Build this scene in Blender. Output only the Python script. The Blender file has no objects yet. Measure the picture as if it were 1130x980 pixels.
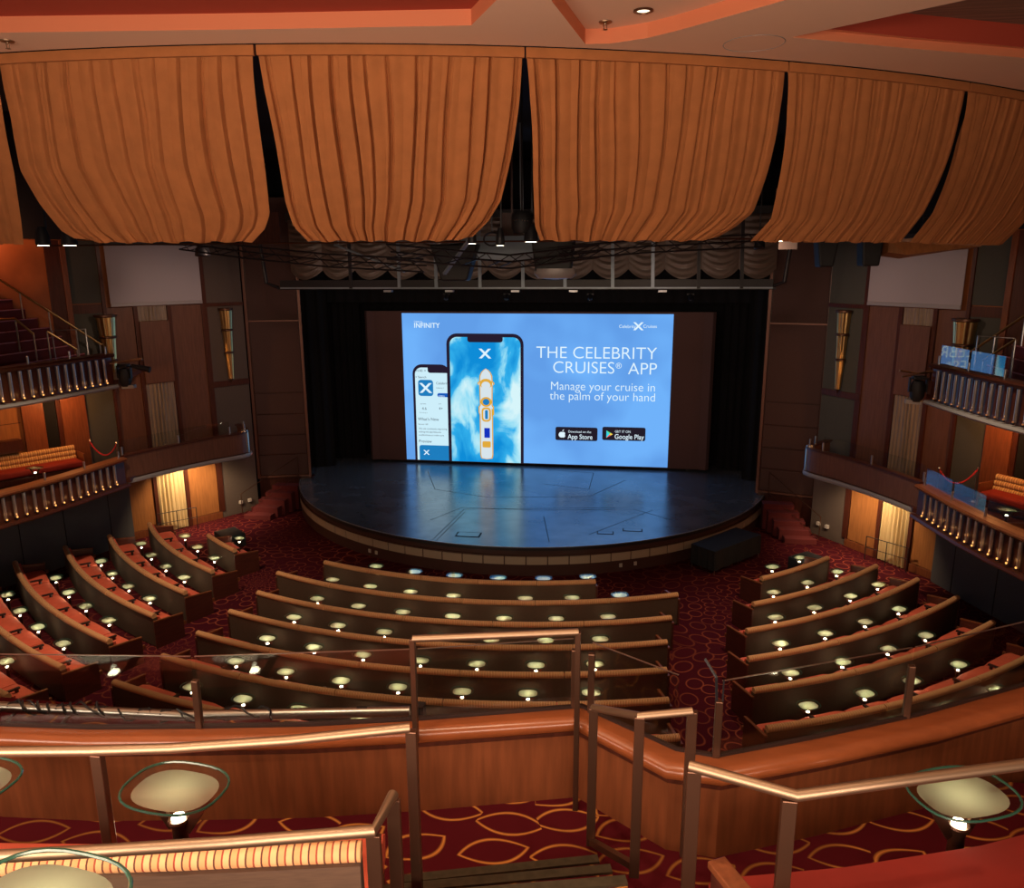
import bpy, bmesh, math, random
from mathutils import Vector, Matrix
random.seed(7)
SC = bpy.context.scene
COL = SC.collection
R_ = math.radians
# ------------------------------------------------------------------ camera
W0, H0, FPX = 1130, 980, 850.0
PITCH, YAW, ROLL = R_(13.01), R_(8.45), R_(-.276)
CAM = Vector((3.56, 0.0, 8.8))
fwd = Vector((-math.sin(YAW)*math.cos(PITCH), math.cos(YAW)*math.cos(PITCH), -math.sin(PITCH)))
rt0 = Vector((math.cos(YAW), math.sin(YAW), 0)); up0 = rt0.cross(fwd)
rt = math.cos(ROLL)*rt0 + math.sin(ROLL)*up0
up = -math.sin(ROLL)*rt0 + math.cos(ROLL)*up0
cd = bpy.data.cameras.new('camera'); cam = bpy.data.objects.new('camera', cd); COL.objects.link(cam)
cd.sensor_fit = 'HORIZONTAL'; cd.sensor_width = 36; cd.lens = FPX/W0*36; cd.clip_start = .05; cd.clip_end = 200
m3 = Matrix((rt, up, -fwd)).transposed()
cam.matrix_world = Matrix.Translation(CAM) @ m3.to_4x4()
SC.camera = cam
SC.view_settings.view_transform = 'Standard'; SC.view_settings.look = 'None'
SC.view_settings.exposure = 0.0; SC.view_settings.gamma = 1.0; SC.view_settings.use_curve_mapping = False
try:
    SC.cycles.use_denoising = True; SC.cycles.max_bounces = 6; SC.cycles.diffuse_bounces = 3
    SC.cycles.glossy_bounces = 4; SC.cycles.transparent_max_bounces = 16; SC.cycles.sample_clamp_indirect = 3.0
    SC.cycles.caustics_reflective = False; SC.cycles.caustics_refractive = False; SC.cycles.use_light_tree = True
except Exception: pass
# ------------------------------------------------------------------ world, room lamps and added fill lights
wd = bpy.data.worlds.new('world'); SC.world = wd; wd.use_nodes = True
wd.node_tree.nodes['Background'].inputs[0].default_value = (1.0, .55, .38, 1)
wd.node_tree.nodes['Background'].inputs[1].default_value = .10
WARM = (1, .76, .50); AMBER = (1, .5, .18)
def spot(n, loc, tgt, e, ang=90, col=WARM, blend=.8, rad=.12):
    l = bpy.data.lights.new(n, 'SPOT'); l.energy = e; l.color = col; l.spot_size = R_(ang); l.spot_blend = blend; l.shadow_soft_size = rad
    o = bpy.data.objects.new(n, l); o.location = loc; COL.objects.link(o)
    o.rotation_euler = (Vector(tgt)-Vector(loc)).to_track_quat('-Z', 'Y').to_euler(); return o
def point(n, loc, e, col=WARM, rad=.08):
    l = bpy.data.lights.new(n, 'POINT'); l.energy = e; l.color = col; l.shadow_soft_size = rad
    o = bpy.data.objects.new(n, l); o.location = loc; COL.objects.link(o); return o
def area(n, loc, tgt, e, sx, sy, col=WARM):
    l = bpy.data.lights.new(n, 'AREA'); l.energy = e; l.color = col; l.shape = 'RECTANGLE'; l.size = sx; l.size_y = sy
    o = bpy.data.objects.new(n, l); o.location = loc; COL.objects.link(o)
    o.rotation_euler = (Vector(tgt)-Vector(loc)).to_track_quat('-Z', 'Y').to_euler(); return o
# downlights over the stalls (high under the ceiling, on the audience side of the drapes)
for (x, y, tx, ty, e, an) in ((-7.5, 13.0, -9.6, 17.0, 2300, 62), (-2.5, 12.5, -5.0, 15.0, 800, 60), (1.5, 12.6, .5, 14.8, 800, 60), (4.5, 13.0, 4.0, 15.2, 850, 60), (7.8, 16.2, 9.7, 17.2, 1700, 66)):
    spot('stalls_downlight', (x, y, 11.4), (tx, ty, 0), e, an, WARM, .7)
# unseen area light added behind the viewer to brighten the orange drapes and ceiling
area('drape_fill_light', (1.5, -2.5, 9.2), (1.5, 11, 11.2), 112, 12, 1.2, (1, .70, .44)).data.spread = R_(78)
area('ceiling_fill_light', (1.5, 1.0, 7.4), (2.5, 7.5, 11.3), 400, 10, .6, (1, .72, .55))  # added out of view below the ceiling to brighten its plaster
# balcony foreground downlights
spot('balcony_downlight', (1.2, 1.6, 11.0), (1.4, 3.0, 6), 215, 75, WARM, .7, .06)
spot('balcony_downlight', (3.1, 1.9, 11.0), (3.0, 3.2, 6), 190, 60, WARM, .7, .06)
spot('balcony_downlight', (5.6, 1.8, 11.0), (5.2, 3.2, 6), 95, 70, WARM, .7, .06)
for s in (-1, 1):
    spot('under_box_lamp', (s*10.6, 22.9, 2.44), (s*11.5, 24.0, .2), 260 if s < 0 else 190, 125, (1, .70, .40), .6, .05)
    spot('under_box_lamp', (s*9.9, 23.6, 2.44), (s*10.3, 23.9, 0), 120, 120, (1, .70, .45), .9, .05)
    point('mezzanine_lamp', (s*12.6, 20.0, 5.1), 80, (1, .42, .13), .1)
    point('mezzanine_lamp', (s*13.0, 17.4, 5.1), 50, (1, .48, .18), .1)
    point('gallery_lamp', (s*13.4, 19.2, 9.6), 48 if s < 0 else 16, (1, .34, .14), .15)
    spot('side_wall_wash', (s*6.6, 20.6, 9.6), (s*11.3, 23.6, 5.5), 330, 85, (1, .66, .5), 1, .3)
    point('stage_steps_lamp', (s*9.3, 25.3, 2.2), 1.2, (1, .25, .15), .05)
spot('portal_wash', (-3.0, 20.5, 9.9), (-9.2, 26.7, 4), 150, 75, (1, .6, .5), 1, .3)
spot('portal_wash', (3.0, 20.5, 9.9), (9.2, 26.7, 4), 150, 75, (1, .6, .5), 1, .3)
area('swag_fill_light', (0, 25.0, 7.95), (0, 26.6, 9.3), 26, 14, .15, (1, .82, .7))  # unseen strip light added to bring out the folds of the swags
# ------------------------------------------------------------------ placing: a sight line from the eye point met with a plane of the room
def ray(u, v): return fwd + rt*((u-565)/FPX) - up*((v-490)/FPX)
def atz(u, v, z):
    d = ray(u, v); return CAM + d*((z-CAM.z)/d.z)
def aty(u, v, y):
    d = ray(u, v); return CAM + d*((y-CAM.y)/d.y)
# ------------------------------------------------------------------ materials
def mat(name, c, rough=.6, metal=0, spec=.5, var=0.0, vscale=8, stretch=(1, 1, 1), bump=0, bscale=40, emit=None, es=0, sheen=0, c2=None):
    m = bpy.data.materials.new(name); m.use_nodes = True; nt = m.node_tree; b = nt.nodes['Principled BSDF']
    b.inputs['Base Color'].default_value = (*c, 1); b.inputs['Roughness'].default_value = rough; b.inputs['Metallic'].default_value = metal
    b.inputs['Specular IOR Level'].default_value = spec
    if sheen: b.inputs['Sheen Weight'].default_value = sheen
    if emit: b.inputs['Emission Color'].default_value = (*emit, 1); b.inputs['Emission Strength'].default_value = es
    if var or c2 or bump:
        g = nt.nodes.new('ShaderNodeNewGeometry'); mp = nt.nodes.new('ShaderNodeMapping'); mp.inputs['Scale'].default_value = stretch
        nt.links.new(g.outputs['Position'], mp.inputs['Vector'])
    if var or c2:
        n = nt.nodes.new('ShaderNodeTexNoise'); n.inputs['Scale'].default_value = vscale; n.inputs['Detail'].default_value = 4
        nt.links.new(mp.outputs[0], n.inputs['Vector']); r = nt.nodes.new('ShaderNodeValToRGB')
        k = c2 or tuple(x*(1-var) for x in c)
        r.color_ramp.elements[0].position = .35; r.color_ramp.elements[1].position = .65
        r.color_ramp.elements[0].color = (*k, 1); r.color_ramp.elements[1].color = (*c, 1)
        nt.links.new(n.outputs['Fac'], r.inputs[0]); nt.links.new(r.outputs[0], b.inputs['Base Color'])
    if bump:
        n2 = nt.nodes.new('ShaderNodeTexNoise'); n2.inputs['Scale'].default_value = bscale; nt.links.new(mp.outputs[0], n2.inputs['Vector'])
        bp = nt.nodes.new('ShaderNodeBump'); bp.inputs['Strength'].default_value = bump; bp.inputs['Distance'].default_value = .01
        nt.links.new(n2.outputs['Fac'], bp.inputs['Height']); nt.links.new(bp.outputs[0], b.inputs['Normal'])
    return m
def emis(name, c, s):
    m = bpy.data.materials.new(name); m.use_nodes = True; nt = m.node_tree; nt.nodes.remove(nt.nodes['Principled BSDF'])
    e = nt.nodes.new('ShaderNodeEmission'); e.inputs[0].default_value = (*c, 1); e.inputs[1].default_value = s
    nt.links.new(e.outputs[0], nt.nodes['Material Output'].inputs[0]); return m
def glassmat(name, tint, rough=.02, ior=1.5, amount=1.0):
    m = bpy.data.materials.new(name); m.use_nodes = True; nt = m.node_tree; nt.nodes.remove(nt.nodes['Principled BSDF'])
    t = nt.nodes.new('ShaderNodeBsdfTransparent'); t.inputs[0].default_value = (*tint, 1)
    g = nt.nodes.new('ShaderNodeBsdfGlossy'); g.inputs['Roughness'].default_value = rough; g.inputs['Color'].default_value = (.95, 1, .98, 1)
    N = nt.nodes.new; L = nt.links.new; ge = N('ShaderNodeNewGeometry'); vm = N('ShaderNodeVectorMath'); vm.operation = 'DOT_PRODUCT'
    L(ge.outputs['Incoming'], vm.inputs[0]); L(ge.outputs['Normal'], vm.inputs[1])
    def mth(op, a, b=None):
        n = N('ShaderNodeMath'); n.operation = op; n.use_clamp = True
        for i, q in enumerate((a, b)):
            if q is None: continue
            if isinstance(q, (int, float)): n.inputs[i].default_value = q
            else: L(q, n.inputs[i])
        return n.outputs[0]
    ab = N('ShaderNodeMath'); ab.operation = 'ABSOLUTE'; L(vm.outputs['Value'], ab.inputs[0])
    f = mth('ADD', mth('MULTIPLY', mth('POWER', mth('SUBTRACT', 1.0, ab.outputs[0]), 5.0), 1-.04*amount), .04*amount); mx = N('ShaderNodeMixShader')
    L(f, mx.inputs[0]); L(t.outputs[0], mx.inputs[1]); L(g.outputs[0], mx.inputs[2])
    nt.links.new(mx.outputs[0], nt.nodes['Material Output'].inputs[0]); return m
def sr(*c):  # sRGB 0-255 to linear
    return tuple((x/255/12.92 if x/255 <= .04045 else ((x/255+.055)/1.055)**2.4) for x in c)
def carpet(name, base, line, cell, tile, width, near=False):
    m = bpy.data.materials.new(name); m.use_nodes = True; nt = m.node_tree; b = nt.nodes['Principled BSDF']; N = nt.nodes.new; L = nt.links.new
    b.inputs['Roughness'].default_value = .95; b.inputs['Specular IOR Level'].default_value = .1
    g = N('ShaderNodeNewGeometry')
    if near:
        def mth(op, a, bb=None):
            n = N('ShaderNodeMath'); n.operation = op
            for i, q in enumerate((a, bb)):
                if q is None: continue
                if isinstance(q, (int, float)): n.inputs[i].default_value = q
                else: L(q, n.inputs[i])
            return n.outputs[0]
        mp = N('ShaderNodeMapping'); mp.inputs['Scale'].default_value = (1/cell, 1.45/cell, 0); mp.inputs['Location'].default_value = (.3, .4, 0); L(g.outputs['Position'], mp.inputs['Vector'])
        v0 = N('ShaderNodeTexVoronoi'); v0.voronoi_dimensions = '2D'; v0.inputs['Scale'].default_value = 1; v0.inputs['Randomness'].default_value = .42; L(mp.outputs[0], v0.inputs['Vector'])
        df = N('ShaderNodeVectorMath'); df.operation = 'SUBTRACT'; L(mp.outputs[0], df.inputs[0]); L(v0.outputs['Position'], df.inputs[1])
        sc_ = N('ShaderNodeSeparateColor'); L(v0.outputs['Color'], sc_.inputs[0]); ang = mth('SUBTRACT', mth('MULTIPLY', sc_.outputs[0], 1.1), .95)
        vr = N('ShaderNodeVectorRotate'); vr.rotation_type = 'Z_AXIS'; L(df.outputs[0], vr.inputs['Vector']); L(ang, vr.inputs['Angle'])
        s2 = N('ShaderNodeSeparateXYZ'); L(vr.outputs[0], s2.inputs[0])
        leaf = mth('ADD', mth('MULTIPLY', mth('ABSOLUTE', s2.outputs[1]), 1/.36), mth('POWER', mth('ABSOLUTE', mth('MULTIPLY', s2.outputs[0], 1/.55)), 2.0))
        vec = mp.outputs[0]; rnd = .42
    else:
        sx = N('ShaderNodeSeparateXYZ'); L(g.outputs['Position'], sx.inputs[0])
        def mth(op, a, bb=None):
            n = N('ShaderNodeMath'); n.operation = op
            for i, q in enumerate((a, bb)):
                if q is None: continue
                if isinstance(q, (int, float)): n.inputs[i].default_value = q
                else: L(q, n.inputs[i])
            return n.outputs[0]
        fx = mth('SUBTRACT', mth('PINGPONG', mth('ADD', sx.outputs[0], 100-5.9), tile), 0)
        fy = mth('SUBTRACT', mth('PINGPONG', mth('ADD', sx.outputs[1], 100-18.2+tile*.0), tile), 0)
        a = mth('ARCTAN2', fy, fx); r = mth('SQRT', mth('ADD', mth('MULTIPLY', fx, fx), mth('MULTIPLY', fy, fy)))
        cx = N('ShaderNodeCombineXYZ'); L(mth('MULTIPLY', a, 24/math.tau), cx.inputs[0]); L(mth('MULTIPLY', mth('POWER', r, .75), 1/cell), cx.inputs[1])
        vec = cx.outputs[0]; rnd = .45
    v = N('ShaderNodeTexVoronoi'); v.voronoi_dimensions = '2D'; v.inputs['Scale'].default_value = 1; v.inputs['Randomness'].default_value = rnd; L(vec, v.inputs['Vector'])
    rp = N('ShaderNodeValToRGB'); el = rp.color_ramp.elements; c0 = .42
    el[0].position = c0-width; el[0].color = (0, 0, 0, 1); el[1].position = c0; el[1].color = (1, 1, 1, 1); e = el.new(c0+width); e.color = (0, 0, 0, 1)
    if near:
        el[0].position = .40; el[1].position = .47; e.position = .54; L(mth('MULTIPLY', leaf, .5), rp.inputs[0])
    else: L(v.outputs['Distance'], rp.inputs[0])
    # a little of the thread colour varies across the floor
    n = N('ShaderNodeTexNoise'); n.inputs['Scale'].default_value = .35 if not near else .8; L(g.outputs['Position'], n.inputs['Vector'])
    lr = N('ShaderNodeValToRGB'); lr.color_ramp.elements[0].position = .42; lr.color_ramp.elements[1].position = .58
    lr.color_ramp.elements[0].color = (*[x*.45+y*.1 for x, y in zip(line, base)], 1); lr.color_ramp.elements[1].color = (*line, 1)
    L(n.outputs['Fac'], lr.inputs[0])
    mx = N('ShaderNodeMix'); mx.data_type = 'RGBA'; L(rp.outputs[0], mx.inputs[0]); mx.inputs[6].default_value = (*base, 1); L(lr.outputs[0], mx.inputs[7])
    L(mx.outputs[2], b.inputs['Base Color']); return m
def stripes(name, light, cols, period):
    m = bpy.data.materials.new(name); m.use_nodes = True; nt = m.node_tree; b = nt.nodes['Principled BSDF']; N = nt.nodes.new; L = nt.links.new
    b.inputs['Roughness'].default_value = .85
    uv = N('ShaderNodeUVMap'); s = N('ShaderNodeSeparateXYZ'); L(uv.outputs[0], s.inputs[0])
    mu = N('ShaderNodeMath'); mu.operation = 'MULTIPLY'; mu.inputs[1].default_value = 1/(period*len(cols)); L(s.outputs[0], mu.inputs[0])
    fr = N('ShaderNodeMath'); fr.operation = 'FRACT'; L(mu.outputs[0], fr.inputs[0])
    r = N('ShaderNodeValToRGB'); r.color_ramp.interpolation = 'CONSTANT'; el = r.color_ramp.elements; k = len(cols)
    el[0].position = 0; el[0].color = (*light[0], 1); el[1].position = .76/k; el[1].color = (*cols[0], 1)
    for i in range(1, k):
        a = el.new(i/k); a.color = (*light[i % len(light)], 1); a = el.new((i+.76)/k); a.color = (*cols[i], 1)
    L(fr.outputs[0], r.inputs[0]); L(r.outputs[0], b.inputs['Base Color'])
    bp = N('ShaderNodeBump'); bp.inputs['Strength'].default_value = .5; bp.inputs['Distance'].default_value = .01
    w = N('ShaderNodeMath'); w.operation = 'PINGPONG'; w.inputs[1].default_value = .5/k; L(fr.outputs[0], w.inputs[0])
    L(w.outputs[0], bp.inputs['Height']); L(bp.outputs[0], b.inputs['Normal']); return m
M = dict(
 wood=mat('cherry_wood', (.24, .072, .026), .38, var=.3, vscale=3, stretch=(9, 9, .8)),
 woodtop=mat('polished_wood_cap', (.27, .075, .024), .25, var=.15, vscale=3, stretch=(1.5, 6, 6)),
 wooddk=mat('dark_wood', (.085, .022, .012), .35, var=.35, vscale=3, stretch=(9, 9, .8)),
 woodmid=mat('brown_wood_panel', (.17, .07, .04), .45, var=.25, vscale=3, stretch=(7, 7, .6)),
 woodlt=mat('honey_wood_panel', (.38, .15, .045), .42, var=.25, vscale=3, stretch=(7, 7, .6)),
 woodor=mat('orange_wall', (.42, .13, .035), .5, var=.3, vscale=1.2),
 fabdk=mat('dark_grey_fabric', (.085, .083, .086), .9, var=.2, vscale=60, bump=.2, bscale=300),
 fabpan=mat('taupe_fabric_panel', (.12, .088, .07), .95, var=.15, vscale=50, bump=.2, bscale=200),
 fabpan2=mat('green_grey_fabric_panel', (.085, .085, .07), .95, var=.15, vscale=50, bump=.2, bscale=200),
 portal=mat('brown_acoustic_panel', (.10, .055, .048), .9, var=.1, vscale=40),
 portrim=mat('copper_trim', (.22, .1, .07), .4, metal=.3),
 black=mat('black_drape', (.004, .0045, .007), .95), blackp=mat('black_painted_metal', (.014, .014, .018), .45),
 void=mat('dark_void', (.006, .007, .012), .9),
 benchback=mat('brown_ribbed_fabric', (.10, .056, .033), .9, var=.2, vscale=14, stretch=(1, 1, 12)),
 benchend=mat('dark_cherry_bench_end', (.10, .026, .016), .4, var=.3, vscale=3, stretch=(1, 1, 9)),
 red=mat('coral_red_velvet', (.74, .125, .065), .8, var=.12, vscale=6),
 reddk=mat('deep_red_velvet', (.33, .025, .016), .75, var=.15, vscale=4),
 redwall=mat('dark_red_carpet_cloth', (.13, .016, .016), .9),
 armdk=mat('dark_arm', (.02, .008, .006), .5),
 orange=mat('orange_pleated_cloth', (.46, .17, .054), .88, bump=.3, bscale=120, var=.12, vscale=5),
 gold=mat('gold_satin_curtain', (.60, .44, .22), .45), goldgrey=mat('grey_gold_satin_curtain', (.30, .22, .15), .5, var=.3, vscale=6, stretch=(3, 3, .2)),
 swag=mat('taupe_satin_swag', (.17, .125, .10), .34),
 whitescr=mat('grey_white_projection_cloth', (.42, .38, .40), .8), scrside=mat('maroon_screen_cloth', (.15, .085, .085), .9),
 steel=mat('brushed_steel', (.55, .53, .5), .3, metal=1), brass=mat('brushed_bronze', (.36, .25, .165), .48, metal=1), brassdk=mat('bronze_post', (.13, .065, .04), .35, metal=.75),
 tubem=mat('satin_tube', (.48, .44, .43), .3, metal=.85), greytrim=mat('grey_metal_trim', (.36, .34, .34), .45, metal=.2),
 copper=mat('warm_copper', (.55, .22, .09), .25, metal=.9), sconce=mat('gold_sconce_metal', (.85, .58, .24), .28, metal=1),
 chrome=mat('chrome', (.8, .8, .82), .12, metal=1),
 stagef=mat('black_gloss_stage_floor', (.27, .32, .38), .24, metal=.5, spec=1.0, var=.3, vscale=1.2), stageline=mat('stage_seam', (.004, .004, .005), .7),
 stagefas=mat('stage_front_wood', (.075, .032, .026), .5), stagelt=mat('stage_front_panel', (.45, .36, .27), .6), silver=mat('silver_edge', (.5, .52, .56), .35, metal=.7),
 ceil=mat('salmon_plaster', (.92, .60, .43), .8), ceilor=mat('orange_cove_light_tint', (.72, .24, .12), .7), ceilred=mat('red_cove_light_tint', (.42, .055, .03), .7), ceilbr=mat('brown_slatted_ceiling', (.30, .17, .12), .6, var=.4, vscale=2, stretch=(.5, 12, 1)),  # orange and red cove light is put into the recess plaster colours
 glass=glassmat('clear_glass', (.93, .95, .93)), glassy=glassmat('balustrade_glass', (.93, .95, .95), .02, 1.5, 3.5), gedge=mat('green_glass_edge', (.03, .10, .07), .15, spec=.8),
 cloth=mat('black_table_cloth', (.010, .011, .014), .8), rednose=mat('rose_step_edge', (.45, .12, .10), .5), white=mat('white_plastic', (.6, .55, .5), .5),
 frost=None, bulb=emis('lamp_bulb', (1, .88, .6), 26), amber=emis('amber_lamp', (1, .42, .1), 2.2), amberdim=emis('dim_amber_lamp', (1, .35, .12), .35), spotem=emis('lit_lamp_face', (1, .86, .6), 9),
 rope=mat('red_velvet_rope', (.5, .02, .03), .8), nosing=mat('brass_step_nosing', (.07, .058, .034), .4, metal=.4, var=.3, vscale=30),
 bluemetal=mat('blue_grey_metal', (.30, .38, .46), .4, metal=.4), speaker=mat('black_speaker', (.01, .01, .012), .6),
)
M['carpet'] = carpet('patterned_carpet', sr(66, 13, 24), sr(150, 72, 52), .27, 2.3, .055)
M['carpetnear'] = carpet('leaf_pattern_carpet', sr(80, 16, 24), sr(212, 140, 68), .335, 1, .035, True)
M['bolster'] = stripes('striped_tan_fabric', [sr(226, 172, 120), sr(214, 156, 104)], [sr(95, 50, 38), sr(150, 62, 45)], .026)
M['sofa'] = stripes('cream_striped_fabric', [sr(228, 190, 130), sr(215, 170, 110)], [sr(150, 90, 50), sr(170, 110, 70)], .06)
def frostmat():
    m = bpy.data.materials.new('frosted_glass_diffuser'); m.use_nodes = True; nt = m.node_tree; nt.nodes.remove(nt.nodes['Principled BSDF'])
    t = nt.nodes.new('ShaderNodeBsdfTranslucent'); t.inputs[0].default_value = (.86, .84, .58, 1)
    d = nt.nodes.new('ShaderNodeBsdfDiffuse'); d.inputs[0].default_value = (.42, .42, .34, 1)
    g = nt.nodes.new('ShaderNodeBsdfGlossy'); g.inputs['Roughness'].default_value = .08
    a = nt.nodes.new('ShaderNodeMixShader'); a.inputs[0].default_value = .45; nt.links.new(t.outputs[0], a.inputs[1]); nt.links.new(d.outputs[0], a.inputs[2])
    f = nt.nodes.new('ShaderNodeFresnel'); f.inputs[0].default_value = 1.5; b = nt.nodes.new('ShaderNodeMixShader')
    nt.links.new(f.outputs[0], b.inputs[0]); nt.links.new(a.outputs[0], b.inputs[1]); nt.links.new(g.outputs[0], b.inputs[2])
    nt.links.new(b.outputs[0], nt.nodes['Material Output'].inputs[0]); return m
M['frost'] = frostmat()
# ------------------------------------------------------------------ mesh helpers
def tag(o, label=None, cat=None, group=None, kind=None):
    if label: o['label'] = label
    if cat: o['category'] = cat
    if group: o['group'] = group
    if kind: o['kind'] = kind
    return o
def thing(name, label, cat, loc=(0, 0, 0), group=None, rz=0):
    o = bpy.data.objects.new(name, None); o.location = loc; o.rotation_euler = (0, 0, rz); COL.objects.link(o); o.empty_display_size = .1
    return tag(o, label, cat, group)
def root_loc(o):
    while o.parent: o = o.parent
    return Vector(o.location)
class MB:
    def __init__(s): s.v = []; s.f = []; s.uv = {}
    def add(s, vs, fs, uvs=None):
        b = len(s.v); s.v += [Vector(p) for p in vs]
        for i, f in enumerate(fs):
            if uvs: s.uv[len(s.f)] = uvs[i]
            s.f.append([b+k for k in f])
        return s
    def box(s, c, d, rz=0, ry=0, rx=0):
        m = Matrix.Rotation(rz, 3, 'Z') @ Matrix.Rotation(ry, 3, 'Y') @ Matrix.Rotation(rx, 3, 'X'); c = Vector(c)
        vs = [c + m @ Vector((x*d[0]/2, y*d[1]/2, z*d[2]/2)) for x in (-1, 1) for y in (-1, 1) for z in (-1, 1)]
        return s.add(vs, [(0, 1, 3, 2), (4, 6, 7, 5), (0, 4, 5, 1), (2, 3, 7, 6), (0, 2, 6, 4), (1, 5, 7, 3)])
    def bar(s, a, b, w, h):   # rectangular bar from a to b, h vertical-ish
        a, b = Vector(a), Vector(b); d = (b-a).normalized(); u = Vector((0, 0, 1)) if abs(d.z) < .95 else Vector((0, 1, 0))
        x = d.cross(u).normalized(); y = x.cross(d)
        vs = [p + x*i*w/2 + y*j*h/2 for p in (a, b) for i, j in ((-1, -1), (1, -1), (1, 1), (-1, 1))]
        return s.add(vs, [(3, 2, 1, 0), (4, 5, 6, 7), (0, 1, 5, 4), (1, 2, 6, 5), (2, 3, 7, 6), (3, 0, 4, 7)])
    def prism(s, poly, z0, z1):
        n = len(poly); vs = [(p[0], p[1], z0) for p in poly]+[(p[0], p[1], z1) for p in poly]
        return s.add(vs, [list(range(n))[::-1], list(range(n, 2*n))]+[(i, (i+1) % n, n+(i+1) % n, n+i) for i in range(n)])
    def tube(s, pts, r, n=10, cap=True):
        pts = [Vector(p) for p in pts]; rs = r if isinstance(r, (list, tuple)) else [r]*len(pts); rings = []; prev = None
        for i, p in enumerate(pts):
            d = (pts[min(i+1, len(pts)-1)]-pts[max(i-1, 0)]).normalized()
            x = prev - d*prev.dot(d) if prev is not None and (prev - d*prev.dot(d)).length > .1 else d.cross(Vector((0, 0, 1)) if abs(d.z) < .9 else Vector((1, 0, 0)))
            x.normalize(); prev = x; y = d.cross(x)
            rings.append([p + (x*math.cos(t*math.tau/n)+y*math.sin(t*math.tau/n))*rs[i] for t in range(n)])
        vs = [q for r_ in rings for q in r_]; fs = []
        for i in range(len(pts)-1):
            for t in range(n): fs.append((i*n+t, i*n+(t+1) % n, (i+1)*n+(t+1) % n, (i+1)*n+t))
        if cap: fs += [list(range(n))[::-1], [len(vs)-n+t for t in range(n)]]
        return s.add(vs, fs)
    def lathe(s, prof, c=(0, 0, 0), n=20, sx=1, sy=1, a0=0, a1=math.tau, flute=0, nfl=8):
        c = Vector(c); full = abs(a1-a0-math.tau) < 1e-6; k = n if full else n+1; vs = []; fs = []
        for r, z in prof:
            for t in range(k):
                a = a0+(a1-a0)*t/n; rr = r*(1-flute*(.5+.5*math.cos(nfl*a))); vs.append(c+Vector((rr*sx*math.cos(a), rr*sy*math.sin(a), z)))
        for i in range(len(prof)-1):
            for t in range(n): fs.append((i*k+t, i*k+(t+1) % k, (i+1)*k+(t+1) % k, (i+1)*k+t))
        return s.add(vs, fs)
    def sweep(s, path, prof, close=True, z0=0):
        """path: list of (point2d, normal2d); prof: list of (offset along normal, z)"""
        n = len(prof); vs = []; fs = []; us = []; L = 0; acc = [0]
        for i in range(1, len(path)): L += (Vector(path[i][0])-Vector(path[i-1][0])).length; acc.append(L)
        pv = [0]
        for j in range(1, n+1): pv.append(pv[-1]+(Vector(prof[j % n])-Vector(prof[j-1])).length)
        for (p, nn) in path:
            for (o, z) in prof: vs.append((p[0]+nn[0]*o, p[1]+nn[1]*o, z+z0))
        m = n if close else n-1
        for i in range(len(path)-1):
            for j in range(m):
                fs.append((i*n+j, (i+1)*n+j, (i+1)*n+(j+1) % n, i*n+(j+1) % n))
                us.append(((acc[i], pv[j]), (acc[i+1], pv[j]), (acc[i+1], pv[j+1]), (acc[i], pv[j+1])))
        if close:
            fs += [list(range(n)), [len(vs)-n+t for t in range(n)][::-1]]
            us += [[(0, 0)]*n, [(0, 0)]*n]
        return s.add(vs, fs, us)
    def build(s, name, m, parent=None, smooth=False, bevel=0, kind=None, loc=None):
        me = bpy.data.meshes.new(name); o = bpy.data.objects.new(name, me)
        off = root_loc(parent) if parent else Vector(loc or (0, 0, 0))
        me.from_pydata([p-off for p in s.v], [], s.f)
        if s.uv:
            ul = me.uv_layers.new(name='UVMap')
            for pi, uvs in s.uv.items():
                p = me.polygons[pi]
                for k, li in enumerate(p.loop_indices): ul.data[li].uv = uvs[k]
        me.materials.append(M[m] if isinstance(m, str) else m)
        b = bmesh.new(); b.from_mesh(me); bmesh.ops.recalc_face_normals(b, faces=b.faces); b.to_mesh(me); b.free()
        if smooth:
            me.polygons.foreach_set('use_smooth', [True]*len(me.polygons))
            try: me.set_sharp_from_angle(angle=R_(40))
            except Exception: pass
        COL.objects.link(o)
        if parent: o.parent = parent
        else: o.location = off
        if bevel:
            bv = o.modifiers.new('b', 'BEVEL'); bv.width = bevel; bv.segments = 2; bv.limit_method = 'ANGLE'
        if kind: o['kind'] = kind
        return o
def copy_tree(o, parent=None):
    kids = list(o.children); c = o.copy(); COL.objects.link(c); c.parent = parent
    for k in kids: copy_tree(k, c)
    return c
def polypath(pts, step=.15, r=0):
    """2-D polyline -> [(point, left normal)] with averaged normals"""
    P = [Vector((p[0], p[1])) for p in pts]; out = []
    for i, p in enumerate(P):
        d = Vector((0, 0))
        if i > 0: d += (p-P[i-1]).normalized()
        if i < len(P)-1: d += (P[i+1]-p).normalized()
        d.normalize(); k = 1.0
        if 0 < i < len(P)-1: k = 1/max(.5, d.dot((P[i+1]-p).normalized()))
        out.append((p, Vector((-d.y, d.x))*k))
    return out
C0 = Vector((-.3, 30.5))
def pol(r, a): a = R_(a); return Vector((C0.x+r*math.sin(a), C0.y-r*math.cos(a)))
def arcpath(r, a0, a1, step=1.0):
    n = max(1, int(abs(a1-a0)/step)); out = []
    for i in range(n+1):
        a = a0+(a1-a0)*i/n; p = pol(r, a); q = Vector((math.sin(R_(a)), -math.cos(R_(a)))); out.append((p, q))   # normal points away from the stage
    return out
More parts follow.
